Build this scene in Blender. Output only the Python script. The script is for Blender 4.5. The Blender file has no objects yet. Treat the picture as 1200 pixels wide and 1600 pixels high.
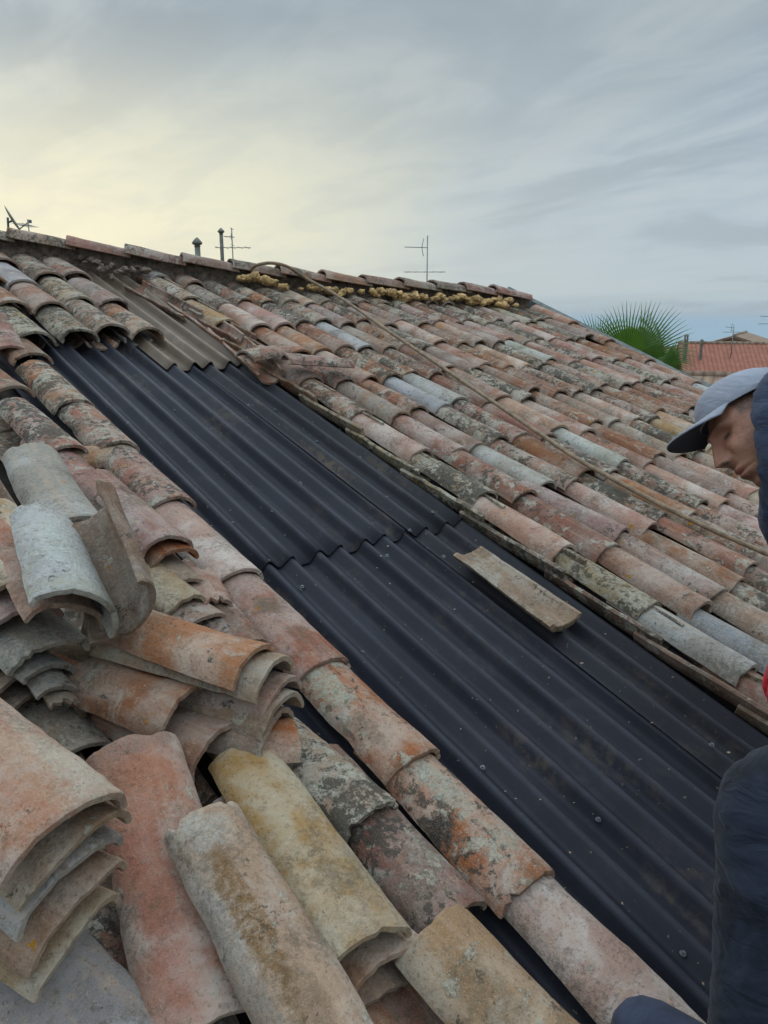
import bpy, bmesh, math, random
from mathutils import Vector, Matrix, noise
random.seed(7)
R = math.radians
C = bpy.context.scene.collection
# ------------------------------------------------------------------ camera
FPX, PITCH, CAMZ, D = 1200.0, math.atan(309/1200.0), 9.0, 1.34
CP, SP = math.cos(PITCH), math.sin(PITCH)
CAM = Vector((0, 0, CAMZ))
cd = bpy.data.cameras.new('camera'); cam = bpy.data.objects.new('camera', cd); C.objects.link(cam)
cam.location = CAM; cam.rotation_euler = (R(90)-PITCH, 0, 0)
cd.sensor_fit = 'VERTICAL'; cd.sensor_height = 36; cd.sensor_width = 27
cd.lens = FPX/1600*36; cd.clip_start = 0.02; cd.clip_end = 90000
bpy.context.scene.camera = cam
sc = bpy.context.scene
sc.view_settings.view_transform = 'Standard'; sc.view_settings.look = 'None'
sc.view_settings.gamma = 1; sc.view_settings.use_curve_mapping = False
sc.view_settings.exposure = 0.0

# geometry of the roof slope: u runs along the ridge, v runs down the slope, h stands off the slope
def ray(x, y):
    X, Y, Z = x-600, 800-y, FPX
    return Vector((X, Y*SP+Z*CP, Y*CP-Z*SP))
UP = ray(-612, -140).normalized()
AX = Vector((UP.y, -UP.x, 0)).normalized()
NO = AX.cross(UP)
if NO.z < 0: NO = -NO
def W(u, v, h=0.0): return CAM + AX*u - UP*v + NO*(h-D)
def PT(x, y, h=0.0):
    r = ray(x, y); t = -(D-h)/NO.dot(r); return CAM + r*t
def UV(x, y, h=0.0):
    q = PT(x, y, h)-CAM; return q.dot(AX), -q.dot(UP)
def WP(x, y, d): return CAM + ray(x, y)*(d/FPX)

# ------------------------------------------------------------------ node helpers
class NT:
    def __init__(s, nt): s.t = nt; nt.nodes.clear()
    def n(s, typ, **k):
        nd = s.t.nodes.new(typ)
        for a, b in k.items():
            if a.startswith('_'): nd.inputs[a[1:].replace('_', ' ')].default_value = b
            else: setattr(nd, a, b)
        return nd
    def l(s, a, b): s.t.links.new(a, b)
    def put(s, sock, v):
        if isinstance(v, bpy.types.NodeSocket): s.l(v, sock)
        else: sock.default_value = v
    def math(s, op, a, b=0.0, c=None, clamp=False):
        m = s.t.nodes.new('ShaderNodeMath'); m.operation = op; m.use_clamp = clamp
        s.put(m.inputs[0], a); s.put(m.inputs[1], b)
        if c is not None: s.put(m.inputs[2], c)
        return m.outputs[0]
    def vmath(s, op, a, b):
        m = s.t.nodes.new('ShaderNodeVectorMath'); m.operation = op
        s.put(m.inputs[0], a); s.put(m.inputs[1], b)
        return m.outputs['Value'] if op in ('DOT_PRODUCT', 'LENGTH') else m.outputs[0]
    def mix(s, f, a, b, mode='MIX'):
        m = s.t.nodes.new('ShaderNodeMix'); m.data_type = 'RGBA'; m.blend_type = mode
        s.put(m.inputs[0], f); s.put(m.inputs[6], a); s.put(m.inputs[7], b)
        return m.outputs[2]
    def step(s, x, a, b, lo=0.0, hi=1.0):
        m = s.t.nodes.new('ShaderNodeMapRange'); m.interpolation_type = 'SMOOTHSTEP'
        s.put(m.inputs[0], x); s.put(m.inputs[1], a); s.put(m.inputs[2], b); s.put(m.inputs[3], lo); s.put(m.inputs[4], hi)
        return m.outputs[0]
    def noise(s, vec, scale, detail=4, rough=.55, dist=0.0):
        m = s.t.nodes.new('ShaderNodeTexNoise'); s.l(vec, m.inputs['Vector'])
        m.inputs['Scale'].default_value = scale; m.inputs['Detail'].default_value = detail
        m.inputs['Roughness'].default_value = rough; m.inputs['Distortion'].default_value = dist
        return m.outputs[0]
def c4(c): return (c[0], c[1], c[2], 1.0)

# ------------------------------------------------------------------ world: thin overcast, pale yellow glow low on the left
SUNDIR = ray(20, 285).normalized()
world = bpy.data.worlds.new('World'); sc.world = world; world.use_nodes = True
g = NT(world.node_tree)
tc = g.n('ShaderNodeTexCoord'); d3 = tc.outputs['Generated']
sep = g.n('ShaderNodeSeparateXYZ'); g.l(d3, sep.inputs[0])
z = sep.outputs[2]; zc = g.math('MAXIMUM', z, 0.0)
den = g.math('ADD', zc, 0.12)
comb = g.n('ShaderNodeCombineXYZ')
g.l(g.math('DIVIDE', sep.outputs[0], den), comb.inputs[0]); g.l(g.math('DIVIDE', sep.outputs[1], den), comb.inputs[1])
rot = g.n('ShaderNodeMapping'); g.l(comb.outputs[0], rot.inputs[0]); rot.inputs['Rotation'].default_value = (0, 0, -math.atan2(.80, -.60))
def stretched(a, b, off):
    m_ = g.n('ShaderNodeMapping'); g.l(rot.outputs[0], m_.inputs[0]); m_.inputs['Scale'].default_value = (a, b, 1); m_.inputs['Location'].default_value = off
    return m_.outputs[0]
n1 = g.noise(stretched(.55, 1.05, (3.3, .4, 0)), 1.0, 6, .54, .8); n2 = g.noise(stretched(1.7, 2.8, (1.3, 7.4, 0)), 1.0, 6, .55, .9); n3 = g.noise(stretched(.35, .6, (8.3, 2.4, 0)), 1.0, 3, .5, .3)
hi = g.step(z, 0.02, 0.42)
base = g.mix(hi, (0.49, 0.585, 0.665, 1), (0.31, 0.395, 0.465, 1))
low = g.step(z, 0.0, 0.10, 1.0, 0.0)
base = g.mix(g.math('MULTIPLY', low, .75), base, (0.50, 0.60, 0.64, 1))
cl = g.step(g.math('ADD', g.math('MULTIPLY', n1, .62), g.math('MULTIPLY', n2, .38)), .44, .60)
base = g.mix(g.math('MULTIPLY', cl, g.step(z, 0.02, .2, .15, .55)), base, (0.60, 0.67, 0.70, 1))
base = g.mix(g.math('MULTIPLY', g.step(n1, .50, .36), .32), base, (0.27, 0.33, 0.38, 1))
base = g.mix(g.math('MULTIPLY', g.step(n3, .45, .62), .30), base, (0.36, 0.40, 0.42, 1))
dot = g.vmath('DOT_PRODUCT', d3, tuple(SUNDIR))
# pale glow: wide in azimuth, narrow in height
az = g.math('ADD', g.math('MULTIPLY', sep.outputs[0], SUNDIR.x), g.math('MULTIPLY', sep.outputs[1], SUNDIR.y))
hl = g.math('SQRT', g.math('ADD', g.math('MULTIPLY', sep.outputs[0], sep.outputs[0]), g.math('MULTIPLY', sep.outputs[1], sep.outputs[1])))
azn = g.math('DIVIDE', az, g.math('MULTIPLY', hl, math.hypot(SUNDIR.x, SUNDIR.y)))
ga = g.step(azn, 0.84, 1.0); dz = g.math('ABSOLUTE', g.math('SUBTRACT', z, SUNDIR.z-.03)); ge = g.step(dz, 0.0, 0.21, 1.0, 0.0)
glow = g.math('MULTIPLY', g.math('MULTIPLY', ga, ge), g.step(g.math('ADD', g.math('MULTIPLY', n2, .5), g.math('MULTIPLY', n1, .5)), .40, .60, .78, 1.1))
base = g.mix(g.math('MULTIPLY', glow, .92, clamp=True), base, (0.95, 0.93, 0.68, 1))
wide = g.math('MULTIPLY', g.step(azn, .55, 1.0), g.step(dz, 0.0, .30, 1.0, 0.0))
base = g.mix(g.math('MULTIPLY', wide, .35), base, (0.66, 0.69, 0.62, 1))
# long flat bands close to the horizon
mb = g.n('ShaderNodeMapping'); g.l(d3, mb.inputs[0]); mb.inputs['Scale'].default_value = (1.0, 1.0, 45)
nb = g.noise(mb.outputs[0], 1.0, 3, .5)
bandm = g.math('MULTIPLY', g.step(nb, .47, .62), g.step(z, .0, .085, 1.0, 0.0))
base = g.mix(g.math('MULTIPLY', bandm, .35), base, (0.36, 0.48, 0.57, 1))
# sky brightness added overhead, above the picture, to lift the light on the roof
ov = g.math('ADD', 1.0, g.step(z, 0.34, 0.80, 0.0, 2.6))
base = g.mix(1.0, base, ov, 'MULTIPLY')
sky = g.n('ShaderNodeTexSky'); sky.sky_type = 'NISHITA'; sky.sun_disc = False
sky.sun_elevation = math.asin(SUNDIR.z); sky.sun_rotation = math.atan2(SUNDIR.x, SUNDIR.y)
b1 = g.n('ShaderNodeBackground'); g.l(sky.outputs[0], b1.inputs[0]); b1.inputs[1].default_value = 0.05
b2 = g.n('ShaderNodeBackground'); g.l(base, b2.inputs[0]); b2.inputs[1].default_value = 1.0
ms = g.n('ShaderNodeMixShader'); ms.inputs[0].default_value = 0.93; g.l(b1.outputs[0], ms.inputs[1]); g.l(b2.outputs[0], ms.inputs[2])
wo = g.n('ShaderNodeOutputWorld'); g.l(ms.outputs[0], wo.inputs[0])

sl = bpy.data.lights.new('sun', 'SUN'); sl.energy = 0.7; sl.angle = R(25); sl.color = (1.0, .93, .8)
so = bpy.data.objects.new('sun', sl); C.objects.link(so); so.location = (0, 0, 40)
sdir = Vector((SUNDIR.x, SUNDIR.y, 0.45)).normalized()
so.rotation_euler = sdir.to_track_quat('Z', 'Y').to_euler()

# ------------------------------------------------------------------ materials
def new_mat(name):
    m = bpy.data.materials.new(name); m.use_nodes = True
    g = NT(m.node_tree)
    bs = g.n('ShaderNodeBsdfPrincipled'); out = g.n('ShaderNodeOutputMaterial'); g.l(bs.outputs[0], out.inputs[0])
    return m, g, bs
def bump(g, bs, hgt, strength=.4, dist=.004):
    b = g.n('ShaderNodeBump'); b.inputs['Strength'].default_value = strength; b.inputs['Distance'].default_value = dist
    g.l(hgt, b.inputs['Height']); g.l(b.outputs[0], bs.inputs['Normal'])
def plain(name, col, rough=.7, metal=0.0, var=.25, scale=12, bmp=.2, bd=.003, spec=.4):
    m, g, bs = new_mat(name)
    t = g.n('ShaderNodeTexCoord').outputs['Object']
    n = g.noise(t, scale, 5, .6)
    c = g.mix(g.step(n, .3, .7), c4([x*(1-var) for x in col]), c4([min(1, x*(1+var)) for x in col]))
    g.l(c, bs.inputs['Base Color']); bs.inputs['Roughness'].default_value = rough; bs.inputs['Metallic'].default_value = metal
    bs.inputs['Specular IOR Level'].default_value = spec
    if bmp: bump(g, bs, g.noise(t, scale*6, 4), bmp, bd)
    return m

def clay_material(name='weathered_clay', stains=()):
    m, g, bs = new_mat(name)
    oi = g.n('ShaderNodeObjectInfo'); tc = g.n('ShaderNodeTexCoord')
    off = g.n('ShaderNodeVectorMath', operation='SCALE'); off.inputs[0].default_value = (37.3, 91.7, 53.1); g.l(oi.outputs['Random'], off.inputs['Scale'])
    p = g.vmath('ADD', tc.outputs['Object'], off.outputs[0])
    lich = oi.outputs['Alpha']; col = oi.outputs['Color']
    big = g.noise(p, 5.5, 4, .55, .6); mid = g.noise(p, 22, 5, .65, .3); fine = g.noise(p, 120, 4, .7); grain = g.noise(p, 420, 2, .6)
    mps = g.n('ShaderNodeMapping'); g.l(p, mps.inputs[0]); mps.inputs['Scale'].default_value = (60, 3.0, 60)
    streak = g.noise(mps.outputs[0], 1.0, 4, .6)
    hs = g.n('ShaderNodeHueSaturation'); g.l(col, hs.inputs['Color']); hs.inputs['Hue'].default_value = .490; hs.inputs['Saturation'].default_value = 1.12; hs.inputs['Value'].default_value = .80
    hs2 = g.n('ShaderNodeHueSaturation'); g.l(col, hs2.inputs['Color']); hs2.inputs['Hue'].default_value = .512; hs2.inputs['Saturation'].default_value = .55; hs2.inputs['Value'].default_value = 1.12
    c = g.mix(g.step(g.math('ADD', g.math('MULTIPLY', big, .72), g.math('MULTIPLY', mid, .28)), .42, .59), hs.outputs[0], hs2.outputs[0])
    c = g.mix(g.math('MULTIPLY', g.step(streak, .45, .7), .35), c, (.46, .36, .28, 1))
    c = g.mix(g.math('MULTIPLY', g.step(mid, .48, .66), .4), c, hs.outputs[0])
    # mottled patina at hand scale
    pat = g.noise(g.vmath('ADD', p, (9.1, 3.3, 4.2)), 30, 8, .72, .4)
    c = g.mix(g.step(pat, .53, .70, 0, .62), c, (.135, .105, .08, 1))
    c = g.mix(g.step(pat, .46, .30, 0, .45), c, (.50, .38, .29, 1))
    # chalky grey bloom in wide soft patches
    blo = g.noise(g.vmath('ADD', p, (3.1, 7.7, 1.9)), 9, 5, .6, .8)
    th = g.math('SUBTRACT', .66, g.math('MULTIPLY', lich, .12))
    c = g.mix(g.math('MULTIPLY', g.step(blo, th, g.math('ADD', th, .08)), .55), c, (.43, .40, .355, 1))
    # lichen crusts: pale grey-green rosettes
    v = g.n('ShaderNodeTexVoronoi'); v.inputs['Scale'].default_value = 34; g.l(g.vmath('ADD', p, g.vmath('MULTIPLY', g.n('ShaderNodeTexCoord').outputs['Object'], (0, 0, 0))), v.inputs['Vector'])
    ln = g.noise(g.vmath('ADD', p, (11.3, 2.2, 5.5)), 16, 6, .72, .2)
    lth = g.math('SUBTRACT', .67, g.math('MULTIPLY', lich, .17))
    lm = g.step(ln, lth, g.math('ADD', lth, .022))
    c = g.mix(g.math('MULTIPLY', lm, .75), c, g.mix(g.step(fine, .4, .62), (.30, .285, .235, 1), (.48, .455, .39, 1)))
    # black algae mottling, broken up finely
    bn = g.noise(g.vmath('ADD', p, (1.7, 21.2, 8.8)), 48, 6, .75, .2); bm = g.noise(g.vmath('ADD', p, (6.7, 4.2, 18.8)), 9, 3, .5)
    bth = g.math('SUBTRACT', .70, g.math('MULTIPLY', lich, .17)); bs_ = g.math('ADD', g.math('MULTIPLY', bn, .62), g.math('MULTIPLY', bm, .38))
    bmk = g.step(bs_, g.math('SUBTRACT', bth, .06), g.math('ADD', bth, -.01))
    c = g.mix(g.math('MULTIPLY', bmk, .86), c, (.045, .042, .036, 1))
    # fine granular soot
    sg = g.noise(g.vmath('ADD', p, (2.1, 5.2, 14.5)), 85, 6, .8)
    sm_ = g.noise(g.vmath('ADD', p, (12.1, 1.2, 4.5)), 7, 3, .5)
    c = g.mix(g.math('MULTIPLY', g.step(g.math('ADD', g.math('MULTIPLY', sg, .55), g.math('MULTIPLY', sm_, .45)), .50, .60), .55), c, (.11, .09, .07, 1))
    # a few ochre lichen spots
    on = g.noise(g.vmath('ADD', p, (31.3, 12.2, 2.5)), 13, 5, .6, .1)
    c = g.mix(g.math('MULTIPLY', g.step(on, .69, .72), .75), c, (.42, .22, .05, 1))
    for sx, sy, rx, ry, sc, stg in stains:      # single marks this tile really carries
        dv_ = g.vmath('MULTIPLY', g.vmath('SUBTRACT', tc.outputs['Object'], (sx, sy, 0)), (1/rx, 1/ry, 0))
        dl = g.vmath('LENGTH', dv_, (0, 0, 0)); nz_ = g.noise(g.vmath('ADD', p, (sy*7, 3, 1)), 34, 6, .7)
        mk = g.math('MULTIPLY', g.step(g.math('ADD', dl, g.math('MULTIPLY', g.math('SUBTRACT', nz_, .5), .9 if stg >= .9 else 2.6)), 1.35, .80), g.step(g.noise(p, 75, 6, .75), .36, .58, .30, 1.0))
        c = g.mix(g.math('MULTIPLY', mk, stg), c, g.mix(g.step(fine, .42, .6), c4([x*.8 for x in sc]), c4([x*1.2 for x in sc])))
    # pits and speckle of the body
    c = g.mix(g.math('MULTIPLY', g.step(fine, .54, .68), .5), c, (.10, .075, .055, 1))
    c = g.mix(g.math('MULTIPLY', g.step(grain, .55, .70), .32), c, (.52, .46, .38, 1))
    fs = g.n('ShaderNodeHueSaturation'); g.l(c, fs.inputs['Color']); fs.inputs['Saturation'].default_value = 1.28; fs.inputs['Value'].default_value = 1.0
    c = fs.outputs[0]
    # bare worn edges (real geometry curvature)
    geo = g.n('ShaderNodeNewGeometry')
    pe = g.step(geo.outputs['Pointiness'], .53, .60)
    c = g.mix(g.math('MULTIPLY', pe, .22), c, (.48, .38, .28, 1))
    g.l(c, bs.inputs['Base Color']); bs.inputs['Roughness'].default_value = .88; bs.inputs['Specular IOR Level'].default_value = .25
    h = g.math('ADD', g.math('MULTIPLY', pat, .6), g.math('ADD', g.math('MULTIPLY', fine, .62), g.math('MULTIPLY', lm, .22)))
    bump(g, bs, h, .9, .008)
    return m
CLAY = clay_material()
BLK, GRY, RST, WHT, DRK = (.045, .04, .035), (.36, .36, .30), (.17, .10, .05), (.50, .51, .48), (.11, .085, .06)
def restain(o, name, stains): o.data.materials.clear(); o.data.materials.append(clay_material(name, stains)); return o

def bitumen_material(name, base, dust, amount):
    m, g, bs = new_mat(name)
    p = g.n('ShaderNodeTexCoord').outputs['Object']
    mps = g.n('ShaderNodeMapping'); g.l(p, mps.inputs[0]); mps.inputs['Scale'].default_value = (14, 1.6, 14)
    st = g.noise(mps.outputs[0], 1.0, 5, .6, .2); big = g.noise(p, 2.2, 4, .6, .5); fine = g.noise(p, 260, 3, .7); sp = g.noise(p, 75, 2, .5); med = g.noise(p, 30, 5, .7)
    c = g.mix(g.step(big, .35, .65), c4([x*.82 for x in base]), c4([x*1.2 for x in base]))
    c = g.mix(g.math('MULTIPLY', g.step(fine, .5, .7), .22), c, c4([x*2.2 for x in base]))
    dm = g.math('MULTIPLY', g.step(st, .48, .68), g.step(big, .40, .62))
    c = g.mix(g.math('MULTIPLY', g.math('MULTIPLY', dm, g.step(med, .4, .6)), amount), c, c4(dust))
    c = g.mix(g.math('MULTIPLY', g.step(g.noise(p, 5.5, 7, .75, .8), .54, .70), .30), c, (.062, .058, .056, 1))
    c = g.mix(g.math('MULTIPLY', g.step(sp, .72, .75), .7), c, (.20, .17, .12, 1))
    wa = g.n('ShaderNodeVertexColor'); wa.layer_name = 'crest_tone'
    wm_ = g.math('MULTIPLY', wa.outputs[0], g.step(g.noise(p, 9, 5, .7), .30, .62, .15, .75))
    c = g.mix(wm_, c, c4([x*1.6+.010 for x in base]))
    g.l(c, bs.inputs['Base Color'])
    bs.inputs['Roughness'].default_value = .60; bs.inputs['Specular IOR Level'].default_value = .26
    bump(g, bs, g.math('ADD', g.math('MULTIPLY', fine, .5), med), .22, .0022)
    return m
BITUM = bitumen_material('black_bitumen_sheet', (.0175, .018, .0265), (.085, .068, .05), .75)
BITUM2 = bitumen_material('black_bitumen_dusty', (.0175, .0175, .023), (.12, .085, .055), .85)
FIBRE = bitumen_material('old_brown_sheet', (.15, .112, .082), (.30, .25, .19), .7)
M = dict(
    deck=plain('roof_deck_wood', (.035, .027, .02), .9, 0, .4, 20),
    mortar=plain('grey_mortar', (.17, .13, .10), .95, 0, .5, 30, .8, .01),
    foam=plain('ochre_foam', (.52, .34, .15), .85, 0, .45, 22, .9, .006),
    screw=plain('screw_zinc', (.16, .17, .18), .5, .5, .2, 60, 0),
    washer=plain('screw_washer', (.04, .042, .05), .5, 0, .2, 60, 0),
    hose=plain('tan_hose', (.235, .165, .105), .7, 0, .3, 30, .3, .002),
    metal=plain('weathered_metal', (.13, .145, .14), .55, .6, .25, 20, .1),
    flue=plain('flue_metal', (.16, .155, .13), .6, .4, .3, 8, .2),
    ant=plain('antenna_alloy', (.20, .21, .215), .5, .7, .2, 20, 0),
    dish=plain('dish_grey', (.22, .22, .18), .6, .0, .2, 6, 0),
    plaster=plain('house_plaster', (.40, .33, .25), .9, 0, .25, 3, .3, .01),
    ground=plain('ground_earth', (.12, .115, .07), .95, 0, .4, .05, .3, .05),
    trunk=plain('palm_trunk_bark', (.13, .09, .06), .95, 0, .4, 14, .8, .02),
    chimney=plain('chimney_render', (.17, .15, .13), .9, 0, .3, 10, .4, .01),
)
def water_material():
    m, g, bs = new_mat('sea_water')
    p = g.n('ShaderNodeTexCoord').outputs['Object']
    bs.inputs['Base Color'].default_value = (.26, .345, .405, 1); bs.inputs['Roughness'].default_value = .6
    bs.inputs['IOR'].default_value = 1.33
    bump(g, bs, g.noise(p, .02, 6, .7), .6, 12.0)
    return m
M['sea'] = water_material()
def rooftile_far(name, a, b, scale):
    m, g, bs = new_mat(name)
    p = g.n('ShaderNodeTexCoord').outputs['Object']
    wv = g.n('ShaderNodeTexWave'); wv.wave_type = 'BANDS'; wv.bands_direction = 'X'; wv.inputs['Scale'].default_value = scale; g.l(p, wv.inputs['Vector'])
    wy = g.n('ShaderNodeTexWave'); wy.wave_type = 'BANDS'; wy.bands_direction = 'Y'; wy.wave_profile = 'SAW'; wy.inputs['Scale'].default_value = scale*.45; g.l(p, wy.inputs['Vector'])
    n = g.noise(p, 5, 5, .7)
    c = g.mix(g.step(n, .35, .65), c4(a), c4(b))
    c = g.mix(g.math('MULTIPLY', g.step(wv.outputs[1], .35, .0), .5), c, c4([x*.35 for x in a]))
    c = g.mix(g.math('MULTIPLY', g.step(wy.outputs[1], .85, 1.0), .35), c, c4([x*.4 for x in a]))
    g.l(c, bs.inputs['Base Color']); bs.inputs['Roughness'].default_value = .85
    bump(g, bs, g.math('ADD', wv.outputs[1], wy.outputs[1]), .6, .05)
    return m
M['orange_roof'] = rooftile_far('orange_roof_tiles', (.30, .105, .065), (.38, .15, .095), 2.4)
M['old_roof'] = rooftile_far('old_roof_tiles', (.22, .14, .10), (.36, .25, .17), 1.6)
def fabric(name, col, seam=(1, 1, 1), scale=60, var=.3, bs_=.35):
    m, g, bs = new_mat(name)
    p = g.n('ShaderNodeTexCoord').outputs['Object']
    w = g.noise(p, 9, 4, .6, .5); f_ = g.noise(p, 500, 2, .6); s = g.noise(p, scale, 3, .6)
    c = g.mix(g.step(w, .35, .68), c4([x*(1-var) for x in col]), c4([x*(1+var) for x in col]))
    c = g.mix(g.math('MULTIPLY', g.step(f_, .5, .7), .25), c, c4([min(1, x*1.8) for x in col]))
    g.l(c, bs.inputs['Base Color']); bs.inputs['Roughness'].default_value = .92; bs.inputs['Specular IOR Level'].default_value = .15
    bs.inputs['Sheen Weight'].default_value = .08
    mf = g.n('ShaderNodeMapping'); g.l(p, mf.inputs[0]); mf.inputs['Scale'].default_value = (9, 9, 26); mf.inputs['Rotation'].default_value = (.5, .7, 0)
    fold = g.noise(mf.outputs[0], 1.0, 3, .5, 1.6)
    bump(g, bs, g.math('ADD', g.math('MULTIPLY', fold, 1.0), g.math('MULTIPLY', f_, .06)), bs_, .012)
    return m
M['jeans'] = fabric('dark_denim', (.014, .0175, .028), var=.55, bs_=.9)
M['jacket'] = fabric('slate_jacket_cloth', (.040, .052, .088), bs_=.6)
M['cap'] = fabric('grey_blue_cap_cloth', (.27, .285, .335), var=.14, bs_=.40)
M['brim'] = fabric('dark_brim_underside', (.045, .042, .05), var=.08, bs_=.05)
M['shoe'] = fabric('navy_shoe_cloth', (.030, .037, .062), bs_=.2)
M['red'] = fabric('red_glove_cloth', (.55, .03, .04), var=.15)
M['hair'] = plain('short_dark_hair', (.025, .018, .014), .8, 0, .3, 200, .6, .002)
M['sole'] = plain('shoe_rubber', (.05, .05, .055), .7, 0, .2, 30)
def skin_material():
    m, g, bs = new_mat('tanned_skin')
    p = g.n('ShaderNodeTexCoord').outputs['Object']
    n = g.noise(p, 14, 4, .6); f_ = g.noise(p, 300, 3, .6)
    at = g.n('ShaderNodeVertexColor'); at.layer_name = 'tone'
    sx = g.n('ShaderNodeSeparateColor'); g.l(at.outputs[0], sx.inputs[0])
    c = g.mix(g.step(n, .40, .60), (.31, .135, .085, 1), (.47, .235, .155, 1))
    c = g.mix(sx.outputs[0], c, (.40, .15, .12, 1))          # lips, nose tip, ears
    c = g.mix(g.math('MULTIPLY', sx.outputs[1], g.step(g.noise(p, 420, 2, .6), .36, .62, .55, 1.0)), c, (.055, .04, .033, 1))   # brows, stubble, hair, lashes, and shade painted into the face's creases
    g.l(c, bs.inputs['Base Color']); bs.inputs['Roughness'].default_value = .52
    bs.inputs['Subsurface Weight'].default_value = .03; bs.inputs['Subsurface Radius'].default_value = (.01, .004, .002)
    bump(g, bs, g.math('ADD', f_, g.noise(p, 60, 4, .6)), .5, .003)
    return m
M['skin'] = skin_material()

# ------------------------------------------------------------------ object helpers
def tag(o, label=None, cat=None, group=None, kind=None):
    if label: o['label'] = label
    if cat: o['category'] = cat
    if group: o['group'] = group
    if kind: o['kind'] = kind
    return o
def mesh_obj(name, me, mat=None, parent=None, smooth=True):
    o = bpy.data.objects.new(name, me); C.objects.link(o)
    if mat is not None and not me.materials: me.materials.append(mat)
    if smooth:
        for p in me.polygons: p.use_smooth = True
    if parent: o.parent = parent
    return o
def from_bm(name, bm, mat, parent=None, smooth=True):
    me = bpy.data.meshes.new(name); bm.normal_update(); bm.to_mesh(me); bm.free()
    return mesh_obj(name, me, mat, parent, smooth)
def empty(name, loc):
    o = bpy.data.objects.new(name, None); C.objects.link(o); o.location = loc; o.empty_display_size = .1; return o
def add_box(bm, c, s, mat=None):
    r = bmesh.ops.create_cube(bm, size=1)
    for v in r['verts']:
        v.co = Vector((v.co.x*s[0], v.co.y*s[1], v.co.z*s[2]))
        if mat: v.co = mat @ v.co
        v.co += Vector(c)
    return r['verts']
def add_tube(bm, pts, rad, seg=8, caps=True):
    pts = [Vector(p) for p in pts]; rads = rad if isinstance(rad, (list, tuple)) else [rad]*len(pts)
    rings = []; ref = None
    for i, p in enumerate(pts):
        t = (pts[min(i+1, len(pts)-1)]-pts[max(i-1, 0)]).normalized()
        if ref is None: ref = Vector((0, 0, 1)) if abs(t.z) < .9 else Vector((1, 0, 0))
        x = t.cross(ref).normalized(); y = x.cross(t); ref = y
        rings.append([bm.verts.new(p+(x*math.cos(a)+y*math.sin(a))*rads[i]) for a in [2*math.pi*k/seg for k in range(seg)]])
    for a, b in zip(rings, rings[1:]):
        for k in range(seg): bm.faces.new((a[k], a[(k+1) % seg], b[(k+1) % seg], b[k]))
    if caps: bm.faces.new(rings[0][::-1]); bm.faces.new(rings[-1])
def smooth_path(pts, n=8):
    out = []
    P_ = [pts[0]]+list(pts)+[pts[-1]]
    for i in range(1, len(P_)-2):
        for k in range(n):
            t = k/n; a, b, c, d = P_[i-1], P_[i], P_[i+1], P_[i+2]
            out.append(.5*((2*b)+(c-a)*t+(2*a-5*b+4*c-d)*t*t+(3*b-a-3*c+d)*t**3))
    out.append(pts[-1]); return out

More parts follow.
